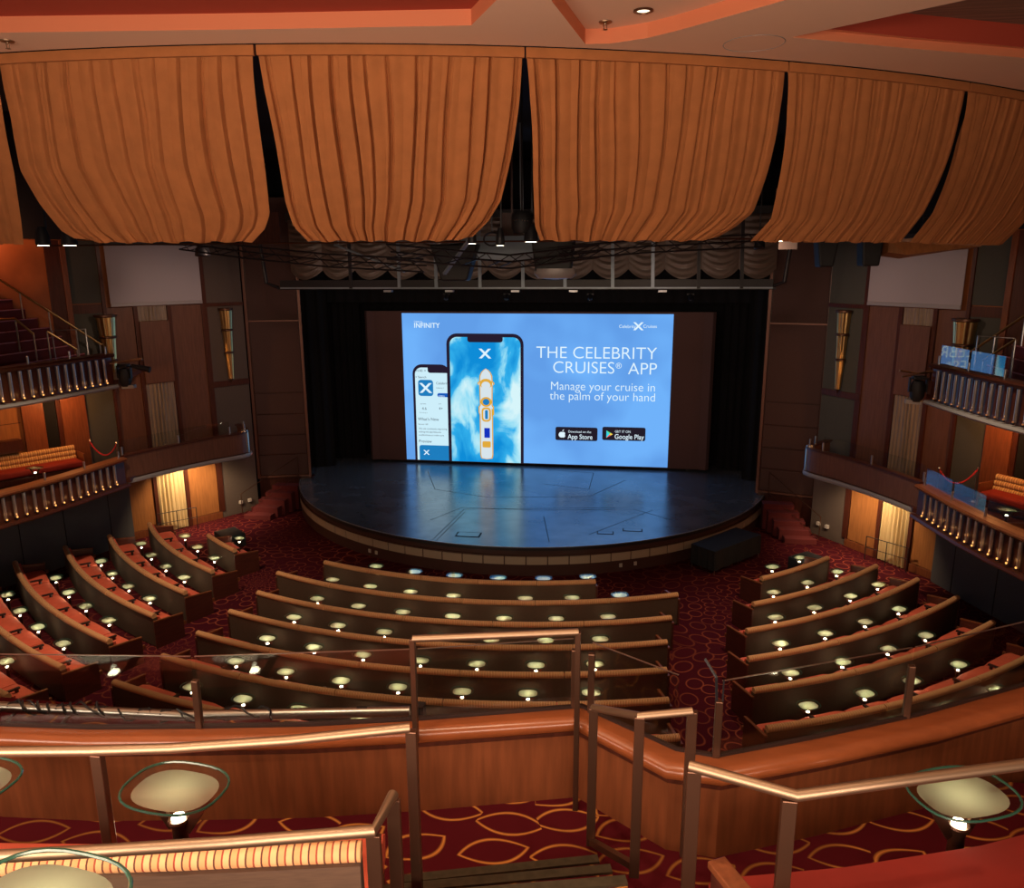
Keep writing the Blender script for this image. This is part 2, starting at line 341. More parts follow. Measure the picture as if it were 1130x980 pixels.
# ------------------------------------------------------------------ the setting
def facade(s, t, off=0):      # point on the side wall plane, t metres from the sconce; off towards the room
    D = Vector((s*2.1, -3.1))/3.744; Nn = Vector((-s*3.1, -2.1))/3.744
    return Vector((s*10.3, 25.3)) + D*t + Nn*off
MB().box((0, 14, -.1), (44, 46, .2)).build('floor', 'carpet', kind='structure')
for s, nm in ((-1, 'left'), (1, 'right')):
    a, b = facade(s, -.70), facade(s, 14); Nn = Vector((s*3.1, 2.1))/3.744
    MB().prism([a, b, b+Nn*.3, a+Nn*.3], 0, 13.0).build('wall_'+nm, 'woodor', kind='structure')
MB().box((0, 32.6, 6.5), (30, .3, 13)).build('wall_back', 'black', kind='structure')
MB().box((0, 20.7, 13.1), (34, 24, .2)).build('ceiling_over_stage', 'void', kind='structure')
# side wall cladding
def strip(s, t0, t1, z0, z1, m, name, off=.0, th=.04, par=None, t0b=None, t1b=None):
    """a wall panel standing off the wall plane; bottom edge may differ from the top edge"""
    t0b = t0 if t0b is None else t0b; t1b = t1 if t1b is None else t1b
    vs = []
    for o in (off+.004, off+th):
        for (t, z) in ((t0b, z0), (t1b, z0), (t1, z1), (t0, z1)):
            p = facade(s, t, o); vs.append((p.x, p.y, z))
    return MB().add(vs, [(3, 2, 1, 0), (4, 5, 6, 7), (0, 1, 5, 4), (1, 2, 6, 5), (2, 3, 7, 6), (3, 0, 4, 7)]).build(name, m, par, bevel=.006)
k = 0
def T(*a, **kw):
    global k; k += 1; o = strip(*a, f'trim_{k}', **kw); o['kind'] = 'structure'; return o
for s in (-1, 1):
    T(s, -.72, .72, 2.6, 9.6, 'fabpan' if s < 0 else 'fabpan2')
    T(s, -.72, .78, 4.72, 4.92, 'wooddk', off=.04); T(s, -.72, .78, 7.5, 7.62, 'wooddk', off=.04)
    T(s, .60, .80, .25, 9.6, 'wooddk', off=.0, th=.07); T(s, .80, 1.84, 2.6, 7.6, 'woodmid')
    T(s, 1.84, 1.98, 0, 7.6, 'wooddk', th=.10); T(s, 2.92, 3.04, 0, 7.6, 'wooddk', th=.10)
    T(s, 1.98, 2.92, 5.12, 7.12, 'woodmid', off=.1, th=.05)
    T(s, 3.04, 3.84, 2.6, 7.6, 'woodmid'); T(s, 3.84, 3.94, 0, 9.6, 'wooddk', th=.09)
    T(s, 3.94, 4.8, 7.75, 9.6, 'fabpan2', th=.05); T(s, 3.94, 4.8, 7.45, 7.72, 'wooddk'); T(s, 3.94, 4.8, 2.6, 7.45, 'fabpan2')
    T(s, 4.8, 4.95, 5.6, 9.6, 'wood', th=.1); T(s, 4.95, 5.35, 5.6, 9.6, 'wooddk', th=.06)
    T(s, 4.8, 5.5, 2.6, 5.4, 'wood', th=.12); T(s, 5.5, 5.62, 2.6, 5.4, 'wooddk', th=.08); T(s, 5.62, 5.98, 2.6, 5.4, 'black', th=.02)
    T(s, 5.98, 6.55, 2.6, 5.4, 'wood', th=.15); T(s, 6.55, 9, 2.6, 5.4, 'woodlt', th=.04); T(s, 6.6, 9, 4.38, 4.4, 'wooddk', off=.04, th=.01); T(s, 6.7, 9, 3.6, 3.95, 'wooddk', off=.04, th=.3)
    T(s, -.72, 13.5, 9.62, 13.0, 'void', th=.2)
    # ground floor under the box balcony
    T(s, -.72, .7, 0, 2.6, 'fabpan'); T(s, .82, 1.84, .26, 2.6, 'woodlt', th=.05); T(s, .72, 1.84, 0, .24, 'wood', th=.07)
    T(s, 3.04, 3.84, .26, 2.6, 'woodlt', th=.05); T(s, 3.04, 3.9, 0, .24, 'wood', th=.07)
    T(s, 5.35, 13, 5.6, 9.6, 'woodor', th=.03)
def wavy(s, t0, t1, z0, z1, m, name, label, n=9, amp=.05, off=.04):
    vs = []; fs = []; cols = n*8; rows = 6
    for j in range(rows+1):
        for i in range(cols+1):
            f = i/cols; z = z0+(z1-z0)*j/rows
            a = amp*(abs(math.sin(f*n*math.pi+.5*math.sin(f*5)))*.8+.2*math.sin(f*n*7+j*.3))
            p = facade(s, t0+(t1-t0)*f, off+a+.02); vs.append((p.x, p.y, z))
    for j in range(rows):
        for i in range(cols): a = j*(cols+1)+i; fs.append((a, a+1, a+cols+2, a+cols+1))
    p0 = facade(s, (t0+t1)/2); o = MB().add(vs, fs).build(name, m, smooth=True, loc=(p0.x, p0.y, z0)); return tag(o, label, 'curtain')
for s, nm in ((-1, 'left'), (1, 'right')):
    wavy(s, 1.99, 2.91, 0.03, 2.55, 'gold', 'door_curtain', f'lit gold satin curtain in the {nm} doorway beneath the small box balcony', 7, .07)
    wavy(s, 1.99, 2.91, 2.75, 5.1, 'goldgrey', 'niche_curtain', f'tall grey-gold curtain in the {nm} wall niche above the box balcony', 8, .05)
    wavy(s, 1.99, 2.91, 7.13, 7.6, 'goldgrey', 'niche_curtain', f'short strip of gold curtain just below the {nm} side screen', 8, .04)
# dark gap and portal
for s, nm in ((-1, 'left'), (1, 'right')):
    MB().box((s*10.9, 27.4, 6), (1.6, .1, 12)).build('wall_gap_'+nm, 'black', kind='structure')
    MB().box((s*11.2, 29, 6), (.2, 3.3, 12)).build('wall_wing_'+nm, 'black', kind='structure')
    pt = thing('portal_column', f'brown panelled proscenium column {nm} of the stage opening', 'column', (s*9.2, 26.7, 1.05)); pt['kind'] = 'structure'
    P0, P1 = Vector((s*8.25, 27.0)), Vector((s*10.05, 26.45)); dd = (P1-P0).normalized(); nn = Vector((dd.y, -dd.x)); nn = nn if nn.y < 0 else -nn
    zz = [1.1, 1.9, 2.65, 3.45, 4.25, 6.9, 11.2]
    for i in range(6):
        a, b = P0+dd*.07, P1-dd*.07
        MB().prism([a, b, b-nn*.3, a-nn*.3], zz[i]+.02, zz[i+1]-.02).build('panel', 'portal', pt, bevel=.01)
    core = MB().prism([P0-nn*.05, P1-nn*.05, P1-nn*.35, P0-nn*.35], .95, 11.2).build('core', 'wooddk', pt)
    for p in (P0, P1): MB().box((p.x+nn.x*.02, p.y+nn.y*.02, 6.1), (.09, .09, 10.2), math.atan2(dd.y, dd.x)).build('edge_trim', 'portrim', pt)
    MB().bar((*P0, 1.06), (*P1, 1.06), .1, .06).build('bottom_trim', 'portrim', pt)
    MB().bar((*(P0+nn*.03), 6.9), (*(P1+nn*.03), 6.9), .04, .05).build('joint_trim', 'portrim', pt)
    MB().prism([P0+Vector((0, .1)), P1, P1+Vector((0, .4)), P0+Vector((0, .5))], 0, .95).build('wall_plinth_'+nm, 'wooddk', kind='structure')
    for i, x in enumerate((7.4, 8.6, 9.6)):
        pass
# stage
SX, SY, SR = -.08, 29.75, 9.0
st = thing('stage', 'round thrust stage with glossy black floor and cream lit panels along its curved front', 'stage', (SX, SY-SR, 0))
def sarc(r, a0, a1, n=60): return [(SX+r*math.sin(R_(a0+(a1-a0)*i/n)), SY-r*math.cos(R_(a0+(a1-a0)*i/n))) for i in range(n+1)]
A = sarc(SR, -76, 76)
MB().prism(A+[(9.4, 32.3), (-9.4, 32.3)], .84, .9).build('stage_floor', 'stagef', st)
def ring(r0, r1, z0, z1, m, name, par, a0=-76, a1=76, n=60, sm=True):
    pth = [(Vector(p), (Vector(p)-Vector((SX, SY))).normalized()) for p in sarc(r0, a0, a1, n)]
    return MB().sweep(pth, [(0, z0), (r1-r0, z0), (r1-r0, z1), (0, z1)]).build(name, m, par, smooth=sm)
ring(SR-.3, SR-.02, .0, .84, 'stagefas', 'front_wall', st); ring(SR-.05, SR+.05, .80, .885, 'blackp', 'edge_band', st); ring(SR-.012, SR+.02, .885, .906, 'silver', 'edge_strip', st)
ring(SR-.02, SR+.03, .62, .66, 'stagefas', 'front_ledge', st)
for i in range(38):
    a = -74+i*4; ring(SR-.02, SR+.012, .36, .60, 'stagelt', 'cream_panel', st, a+.12, a+3.88, 4)
for i, (a, z) in enumerate(((-27, .18), (-25.2, .18), (24, .2), (27, .2))):
    p = (SX+(SR)*math.sin(R_(a)), SY-SR*math.cos(R_(a)), z); MB().box(p, (.09, .03, .11), R_(a)).build('socket', 'white', st)
for (q, w, h) in (((517, 590), .75, .42), ((668, 588), .5, .28), ((698, 585), .6, .25)):
    p = atz(*q, .9); t = MB(); t.box((p.x, p.y, .903), (w, h, .006)); hh = t.build('floor_hatch', 'stageline', st); MB().box((p.x, p.y, .908), (w*.88, h*.8, .006)).build('lid', 'stagef', hh)
seam = MB()
for poly in ([(475, 574), (510, 560), (590, 563), (700, 562), (745, 575)], [(480, 598), (513, 565)], [(606, 598), (600, 570)], [(650, 590), (720, 563)], [(475, 598), (512, 562), (700, 560)], [(472, 520), (480, 540), (540, 549), (650, 548), (690, 530)], [(602, 518), (655, 522), (650, 540), (600, 534)]):
    pts = [atz(u, v, .9) for u, v in poly]
    for a, b in zip(pts, pts[1:]): seam.bar((a.x, a.y, .9005), (b.x, b.y, .9005), .022, .003)
seam.build('floor_seams', 'stageline', st)
# stage masking and projection screen
bd = thing('stage_backdrop', 'black masking drapes closing the back and sides of the stage opening', 'curtain', (0, 31.2, .9))
def drape(x0, x1, y0, y1, z0, z1, m, name, par, n=14, amp=.06):
    vs = []; c = n*6
    for z in (z0, z1):
        for i in range(c+1): f = i/c; vs.append((x0+(x1-x0)*f, y0+(y1-y0)*f+amp*math.sin(f*n*math.tau), z))
    return MB().add(vs, [(i, i+1, c+2+i, c+1+i) for i in range(c)]).build(name, m, par, smooth=True)
drape(-10.5, 10.5, 31.2, 31.2, .92, 12.5, 'black', 'rear_drape', bd, 40)
for s in (-1, 1): drape(s*8.0, s*10.3, 29.0, 28.2, .92, 12.5, 'black', 'wing_drape', bd, 6); drape(s*7.2, s*8.6, 30.4, 30.2, .92, 12.5, 'black', 'leg_drape', bd, 5)
drape(-9.5, 9.5, 29.4, 29.4, 7.45, 12.5, 'black', 'border_drape', bd, 40)
def S(u, v, d=0): q = aty(u, v, 30.0); return Vector((q.x, 30.0-d, q.z))
scr = thing('projection_screen', 'wide stage screen lit pale blue with a phone and white lettering', 'screen', (0, 30, 1))
MB().prism([(-6.85, 30.06), (-6.72, 29.9), (-6.45, 30.0), (6.45, 30.0), (6.75, 29.9), (6.88, 30.06), (6.4, 30.12), (-6.4, 30.12)], .98, 7.08).build('screen_cloth', 'scrside', scr)
for s in (-1, 1): MB().box((s*6.1, 30.3, .95), (.1, .4, .1)).build('foot', 'blackp', scr)
MB().box((0, 30.35, 1.0), (13, .05, .12)).build('lower_bar', 'blackp', scr)
def scrmat():
    m = emis('projected_blue', (.13, .42, .95), 1.0); nt = m.node_tree; N = nt.nodes.new; L = nt.links.new
    g = N('ShaderNodeNewGeometry'); n = N('ShaderNodeTexNoise'); n.inputs['Scale'].default_value = .35; L(g.outputs['Position'], n.inputs['Vector'])
    r = N('ShaderNodeValToRGB'); r.color_ramp.elements[0].color = (*sr(98, 158, 232), 1); r.color_ramp.elements[1].color = (*sr(112, 178, 250), 1); r.color_ramp.elements[0].position = .4; r.color_ramp.elements[1].position = .62
    L(n.outputs['Fac'], r.inputs[0]); e = [x for x in nt.nodes if x.type == 'EMISSION'][0]; L(r.outputs[0], e.inputs[0]); return m
XL, XR, ZB, ZT = -5.3, 5.3, 1.02, 7.0
def flat(poly, d, m, name, par):   # thin sheet on the screen, facing the house
    vs = [(x, 30-d, z) for x, z in poly]; n = len(poly); vs += [(x, 30-d+.004, z) for x, z in poly]
    return MB().add(vs, [list(range(n)), list(range(n, 2*n))[::-1]]+[(i, (i+1) % n, n+(i+1) % n, n+i) for i in range(n)]).build(name, m, par)
def rrect(x0, z0, x1, z1, r, n=6, corners=(1, 1, 1, 1)):
    out = []
    for (cx, cz, a), on in zip(((x1-r, z1-r, 0), (x0+r, z1-r, 90), (x0+r, z0+r, 180), (x1-r, z0+r, 270)), corners):
        if not on: out.append({0: (x1, z1), 90: (x0, z1), 180: (x0, z0), 270: (x1, z0)}[a]); continue
        for i in range(n+1): t = R_(a+90*i/n); out.append((cx+r*math.cos(t), cz+r*math.sin(t)))
    return out
pic = flat([(XL, ZB), (XR, ZB), (XR, ZT), (XL, ZT)], .012, scrmat(), 'projected_picture', scr)
W1 = emis('projected_white', sr(225, 245, 255), 1.0); DK = emis('projected_dark', sr(38, 28, 46), 1.0); INK = emis('projected_ink', sr(60, 70, 90), 1.0)
MIST = emis('projected_mist', sr(205, 238, 250), 1.0); BLUE = emis('projected_button_blue', sr(20, 90, 190), 1.0); ORG = emis('projected_ochre', sr(225, 170, 60), 1.0)
DBL = emis('projected_deep_blue', sr(20, 50, 190), 1.0); HULL = emis('projected_hull', sr(215, 228, 235), 1.0); TEAL = emis('projected_teal', sr(30, 125, 190), 1.0)
def sea():
    m = emis('projected_sea', (0, 0, 0), 1); nt = m.node_tree; N = nt.nodes.new; L = nt.links.new
    g = N('ShaderNodeNewGeometry'); mp = N('ShaderNodeMapping'); mp.inputs['Scale'].default_value = (.9, 1, .6); L(g.outputs['Position'], mp.inputs[0])
    n = N('ShaderNodeTexNoise'); n.inputs['Scale'].default_value = .95; n.inputs['Detail'].default_value = 7; n.inputs['Distortion'].default_value = .6; L(mp.outputs[0], n.inputs['Vector'])
    r = N('ShaderNodeValToRGB'); el = r.color_ramp.elements; el[0].position = .36; el[0].color = (*sr(15, 140, 215), 1); el[1].position = .66; el[1].color = (*sr(215, 245, 250), 1)
    q = el.new(.5); q.color = (*sr(50, 175, 235), 1); q = el.new(.56); q.color = (*sr(150, 222, 245), 1)
    sx = N('ShaderNodeSeparateXYZ'); L(g.outputs['Position'], sx.inputs[0])
    def q2(op, a, b):
        z = N('ShaderNodeMath'); z.operation = op
        for i, w in enumerate((a, b)):
            if isinstance(w, (int, float)): z.inputs[i].default_value = w
            else: L(w, z.inputs[i])
        return z.outputs[0]
    off = q2('MULTIPLY', q2('ABSOLUTE', q2('SUBTRACT', sx.outputs[0], SHIPX), 0.0), .20)
    L(q2('ADD', q2('SUBTRACT', n.outputs['Fac'], .17), off), r.inputs[0]); e = [x for x in nt.nodes if x.type == 'EMISSION'][0]; L(r.outputs[0], e.inputs[0]); return m
SHIPX = S(537, 430).x
SEA = sea()
def SX_(u): return S(u, 430).x
def SZ_(v, u=520): return S(u, v).z
# rear phone
x0, x1 = S(456, 430).x, S(497, 430).x; zt = S(470, 402).z
ph2 = flat(rrect(x0, ZB, x1, zt, .38, corners=(1, 1, 0, 0)), .02, DK, 'rear_phone', pic)
flat(rrect(x0+.10, ZB, x1, zt-.13, .28, corners=(0, 1, 0, 0)), .028, MIST, 'rear_phone_face', ph2)
flat(rrect(S(472, 405).x, zt-.34, x1, zt-.1, .1, corners=(0, 0, 1, 0)), .034, DK, 'rear_phone_notch', ph2)
q = S(470, 428); flat(rrect(q.x-.31, q.z-.33, q.x+.31, q.z+.33, .12), .034, TEAL, 'app_icon', ph2)
def xlogo(cx, cz, h, d, m, name, par):
    w = h*.5; b = h*.14
    for sg in (-1, 1):
        flat([(cx-sg*w-b, cz-h/2), (cx-sg*w+b*1.2, cz-h/2), (cx+sg*w+b, cz+h/2), (cx+sg*w-b*1.2, cz+h/2)], d+(.002 if sg > 0 else 0), m, name, par)
xlogo(q.x, q.z, .4, .042, W1, 'cross_logo', ph2)
q = S(489, 436); flat(rrect(q.x-.23, q.z-.08, x1, q.z+.08, .07), .034, BLUE, 'open_button', ph2)
q = S(480, 499); flat(rrect(S(463, 490).x, ZB, x1, S(470, 491).z, .1, corners=(0, 1, 0, 0)), .034, TEAL, 'preview_card', ph2); xlogo(S(471, 499).x, S(471, 499).z, .2, .042, W1, 'cross_logo', ph2)
# front phone
x0, x1 = S(494, 430).x, S(578, 440).x; zt = S(530, 368).z
ph = flat(rrect(x0, ZB, x1, zt, .42, corners=(1, 1, 0, 0)), .05, DK, 'front_phone', pic)
flat(rrect(x0+.13, ZB, x1-.12, zt-.14, .3, corners=(1, 1, 0, 0)), .058, SEA, 'sea_picture', ph)
flat(rrect(S(516, 372).x, zt-.34, S(555, 372).x, zt-.12, .1, corners=(0, 0, 1, 1)), .066, DK, 'notch', ph)
q = S(535.5, 390); xlogo(q.x, q.z, .38, .066, W1, 'cross_logo', ph)
def ship(par):
    cx = S(537, 460).x; top, bot = S(536, 407).z, S(538, 506).z; w = .23
    prof = [(0, 1), (.35, .985), (.7, .96), (.95, .92), (1, .86), (1.25, .845), (1.25, .83), (1, .815), (.95, .6), (1.15, .58), (1.15, .52), (1, .5), (1, .05), (.85, .01), (0, 0)]
    pl = [(cx+w*a, bot+(top-bot)*b) for a, b in prof]+[(cx-w*a, bot+(top-bot)*b) for a, b in prof[::-1]][1:-1]
    h = flat(pl, .070, HULL, 'cruise_ship', par); H = top-bot
    flat([(cx+(x-cx)*1.18, z+(.02 if z > (top+bot)/2 else -.02)) for x, z in pl], .064, ORG, 'ship_rim', h)
    def el(f, rx, rz, m, d, nm): flat([(cx+rx*math.cos(t*math.tau/20), bot+H*f+rz*math.sin(t*math.tau/20)) for t in range(20)], d, m, nm, h)
    el(.84, .26, .2, ORG, .074, 'bow_arc'); el(.82, .18, .16, HULL, .080, 'bow_deck'); el(.64, .23, .2, ORG, .074, 'mid_deck'); el(.64, .14, .13, TEAL, .080, 'pool')
    flat(rrect(cx-.19, bot+H*.42, cx+.19, bot+H*.58, .15), .074, ORG, 'lido_rim', h); flat(rrect(cx-.12, bot+H*.44, cx+.12, bot+H*.56, .1), .080, HULL, 'lido_deck', h); flat(rrect(cx-.05, bot+H*.45, cx+.07, bot+H*.55, .04), .086, TEAL, 'lido_pool', h)
    flat(rrect(cx-.09, bot+H*.24, cx+.14, bot+H*.35, .02), .074, DBL, 'sports_deck', h); flat(rrect(cx-.17, bot+H*.13, cx+.17, bot+H*.2, .05), .074, ORG, 'stern_deck', h)
    flat([(cx+.22, bot+H*.48), (cx+.32, bot+H*.5), (cx+.32, bot+H*.55), (cx+.22, bot+H*.57)], .074, ORG, 'boat_deck', h)
ship(ph)
def text(body, u, v, h, m, name, par, d=.03, align='LEFT', offs=0.0, sx=1.0, space=1.0):
    cu = bpy.data.curves.new(name, 'FONT'); cu.body = body; cu.size = h; cu.align_x = align; cu.offset = offs; cu.space_character = space
    t = bpy.data.objects.new(name, cu); COL.objects.link(t); bpy.context.view_layer.update()
    me = bpy.data.meshes.new_from_object(t.evaluated_get(bpy.context.evaluated_depsgraph_get())); bpy.data.objects.remove(t); bpy.data.curves.remove(cu)
    q = S(u, v); off = root_loc(par)
    for p in me.vertices: x, y, z = p.co; p.co = Vector((q.x+x*sx, 30-d, q.z+y)) - off
    me.materials.append(m); o = bpy.data.objects.new(name, me); COL.objects.link(o); o.parent = par; return o
text('THE CELEBRITY', 725, 396.5, .66, W1, 'title_line', pic, align='RIGHT', offs=-.006, sx=1.02)
text('APP', 725, 413.5, .66, W1, 'title_line', pic, align='RIGHT', offs=-.006, sx=1.0); text('CRUISES', 678.5, 412.3, .66, W1, 'title_line', pic, align='RIGHT', offs=-.006, sx=1.0); text('®', 679.5, 406.5, .3, W1, 'registered_mark', pic)
text('Manage your cruise in', 723.5, 432, .47, W1, 'subtitle_line', pic, align='RIGHT', offs=-.004, sx=.98)
text('the palm of your hand', 723.5, 443, .47, W1, 'subtitle_line', pic, align='RIGHT', offs=-.004, sx=.98)
text('INFINITY', 457, 361.5, .27, W1, 'ship_name', pic, offs=.004, sx=.94, space=1.04); text('Celebrity', 457, 355.6, .09, W1, 'ship_name_prefix', pic)
text('Celebrity', 683, 361.8, .17, W1, 'logo_word', pic); text('Cruises', 725, 361.8, .17, W1, 'logo_word', pic, align='RIGHT'); q = S(704.5, 360); xlogo(q.x, q.z, .3, .03, W1, 'cross_logo', pic)
BADGE = emis('projected_badge', sr(35, 28, 40), 1.0)
for (u0, u1, small, big) in ((613, 659.5, 'Download on the', 'App Store'), (664.5, 712.5, 'GET IT ON', 'Google Play')):
    a, b = S(u0, 485.5), S(u1, 472); bg = flat(rrect(a.x, a.z, b.x, b.z, .07), .02, BADGE, 'store_badge', pic)
    text(small, u0+14, 477.2, .13, W1, 'badge_small_text', bg, .03, sx=.98); text(big, u0+13.5, 484, .27, W1, 'badge_text', bg, .03, offs=.002, sx=.88)
    c = S(u0+7.5, 479)
    if u0 < 650:
        pl = []
        for i in range(36):
            t = i*math.tau/36; r = .13*(1+.10*math.cos(2*t)-.12*math.exp(-((t-math.pi/2)*3)**2)-.3*math.exp(-(min(t, math.tau-t)*2.6)**2)-.08*math.exp(-((t-1.5*math.pi)*4)**2)); pl.append((c.x+r*math.cos(t), c.z-.02+r*math.sin(t)*1.05))
        flat(pl, .03, W1, 'fruit_logo', bg); flat([(c.x, c.z+.12), (c.x+.02, c.z+.17), (c.x+.07, c.z+.2), (c.x+.05, c.z+.14)], .03, W1, 'fruit_leaf', bg)
    else:
        xs = c.x-.1; zc = c.z; w = .25; m_ = (xs+.12, zc)
        for nm, pl, cc in (('play_teal', [(xs, zc-.15), m_, (xs, zc+.15)], sr(60, 215, 235)), ('play_green', [(xs, zc+.15), m_, (xs+.17, zc+.05)], sr(90, 220, 130)), ('play_yellow', [m_, (xs+.17, zc-.05), (xs+w, zc), (xs+.17, zc+.05)], sr(250, 215, 80)), ('play_red', [(xs, zc-.15), (xs+.17, zc-.05), m_], sr(240, 90, 90))):
            flat(pl, .03, emis('projected_'+nm, cc, 1), nm, bg)
for (t, u, v, h) in (('10:00 ↗', 459, 410, .13), ('< Search', 458.5, 417, .13), ('Celebrity', 481.5, 424, .14), ('Celebrity C', 481.5, 428.5, .07), ('OPEN', 484, 438, .1), ('4.6', 466, 452, .16), ('* * * * *', 463.5, 456.5, .10), ('RATINGS', 464, 446, .06), ('4+', 484.5, 452, .16), ('AGE', 484, 446, .06), ("What's New", 461.5, 463.6, .17), ('Version 1.87', 462, 468.5, .08), ('We are constantly improving', 462.5, 473.5, .10), ('adding the app features', 462.5, 477, .10), ('notifications to make sure', 462.5, 480.5, .10), ('Preview', 462.5, 488, .17)):
    o = text(t, u, v, h, W1 if t == 'OPEN' else INK, 'phone_text', ph2, .042)
    lim = S(495, 430).x   # text runs under the front phone
    me = o.data; rl = root_loc(o)
    for p in me.vertices: p.co.x = min(p.co.x, lim-rl.x)
# Austrian swags and the lighting bridge above the opening
sw = thing('swagged_border', 'taupe satin swagged border hanging in scallops above the stage opening', 'curtain', (0, 26.6, 8.3))
n = 14; w = 16.6/n
for i in range(n):
    x0 = -8.3+w*i; vs = []; fs = []; cu, cr = 16, 44
    for j in range(cr+1):
        h = j/cr
        for c in range(cu+1):
            f = c/cu*2-1; sag = (1-f*f)
            z = 10.4 - h*(1.72+.32*sag); y = 26.6 - .16*sag*(.4+.6*h) - .11*sag*abs(math.sin((h*9.5-.0)*math.pi+.35*math.sin(i*3+f*2)))
            vs.append((x0+w*(f+1)/2, y, z))
    for j in range(cr):
        for c in range(cu): a = j*(cu+1)+c; fs.append((a, a+1, a+cu+2, a+cu+1))
    MB().add(vs, fs).build('swag', 'swag', sw, smooth=True)
MB().box((0, 26.65, 10.5), (16.8, .1, .3)).build('headrail', 'blackp', sw)
lb = thing('lighting_bridge', 'long dark blue-grey lighting bridge with upright bars spanning the stage opening', 'bridge', (0, 24.4, 8.1))
MB().box((.1, 24.4, 8.12), (15.6, .5, .07)).build('lower_beam', 'blackp', lb); MB().bar((-7.6, 24.14, 8.14), (7.8, 24.14, 8.14), .03, .05).build('front_rail', 'bluemetal', lb)
g = MB()
g.box((.1, 24.12, 8.26), (15.4, .02, .2))
g.build('mesh_guard', 'blackp', lb); MB().bar((-7.6, 24.12, 8.37), (7.8, 24.12, 8.37), .03, .03).build('guard_rail', 'blackp', lb)
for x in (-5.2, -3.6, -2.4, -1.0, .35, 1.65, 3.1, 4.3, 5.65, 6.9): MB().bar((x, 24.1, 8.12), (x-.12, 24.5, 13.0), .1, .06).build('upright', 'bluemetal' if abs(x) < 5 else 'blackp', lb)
for s in (-1, 1): MB().tube([(s*7.75, 24.3, 8.15), (s*8.15, 24.3, 8.3), (s*8.3, 24.3, 9.8)], .06).build('end_arm', 'blackp', lb)
for x in (-4, -2, .1, 1.9, 4.6): MB().box((x, 24.2, 8.04), (.25, .2, .06)).build('bracket', 'silver', lb)
for x, y in ((-3.2, 28.9), (2.2, 28.9), (-.9, 28.9), (5.8, 28.9)):
    o = MB(); o.tube([(x, y, 7.75), (x, y-.12, 7.6)], .08); o.box((x, y, 7.78), (.25, .06, .05)); o.build('profile_spotlight', 'blackp', tag(thing('spotlight', {-3.2: 'small black spotlight hanging above the left part of the screen', 2.2: 'small black spotlight hanging over the screen just right of its centre', -.9: 'small black spotlight hanging over the screen near its middle', 5.8: 'small black spotlight hanging over the right edge of the screen'}[x], 'light', (x, y, 7.6))))
    MB().lathe([(.0, 0), (.05, 0), (.05, .01)], (x, y-.13, 7.57), 10).build('lens', 'chrome', list(COL.objects)[-2] if False else [q for q in COL.objects if q.name.startswith('spotlight') and abs(q.location.x-x) < .01][0])
# curved lighting trusses
def truss(pts, name, label, w=.28, r=.022, m='blackp', diag=.35, mdiag='steel'):
    t = thing(name, label, 'truss', pts[0]); P = [Vector(p) for p in pts]
    fine = []
    for a, b in zip(P, P[1:]):
        k = max(1, int((b-a).length/diag))
        for i in range(k): fine.append(a.lerp(b, i/k))
    fine.append(P[-1]); offs = [Vector((0, 0, w)), Vector((0, 0, 0)), Vector((0, w, w/2))]
    for o in offs: MB().tube([p+o for p in fine], r, 6).build('chord', m, t)
    d = MB()
    for i in range(len(fine)-1):
        d.tube([fine[i]+offs[i % 3], fine[i+1]+offs[(i+1) % 3]], r*.5, 4); d.tube([fine[i]+offs[(i+1) % 3], fine[i+1]+offs[(i+2) % 3]], r*.5, 4)
    d.build('lacing', m, t); return t
truss([(-7.6, 18.5, 9.25), (-5.5, 17.6, 9.02), (-3.2, 17.2, 8.8), (-1.0, 17.3, 8.68)], 'lighting_truss', 'dark curved lighting truss below the second orange drape, running from the left wall')
truss([(-1.2, 15.2, 8.95), (0.2, 15.8, 8.82), (1.0, 17.0, 8.75), (2.9, 18.0, 8.98)], 'lighting_truss', 'dark lighting truss in the gap between the two middle orange drapes')
truss([(2.0, 17.4, 8.92), (4.0, 17.9, 9.08), (6.6, 18.8, 9.2)], 'lighting_truss', 'thin lighting truss right of the centre speaker below the third drape')
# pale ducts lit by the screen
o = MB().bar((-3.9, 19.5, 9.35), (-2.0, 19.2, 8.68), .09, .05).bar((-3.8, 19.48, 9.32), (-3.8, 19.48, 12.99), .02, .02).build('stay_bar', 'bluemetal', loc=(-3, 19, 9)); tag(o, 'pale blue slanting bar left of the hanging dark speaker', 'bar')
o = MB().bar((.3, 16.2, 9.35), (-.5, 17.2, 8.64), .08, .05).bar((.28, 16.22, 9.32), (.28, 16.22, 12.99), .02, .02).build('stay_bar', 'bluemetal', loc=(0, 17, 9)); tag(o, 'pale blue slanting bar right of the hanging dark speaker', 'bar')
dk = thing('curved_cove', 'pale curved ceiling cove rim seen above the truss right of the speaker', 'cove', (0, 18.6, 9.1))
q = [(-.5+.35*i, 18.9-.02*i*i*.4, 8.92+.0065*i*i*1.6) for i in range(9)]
MB().sweep([(Vector((p[0], p[1])), Vector((0, -1))) for p in q], [(0, 8.95), (.12, 8.93), (.16, 9.08), (0, 9.5)]).build('rim', 'bluemetal', dk, smooth=True)
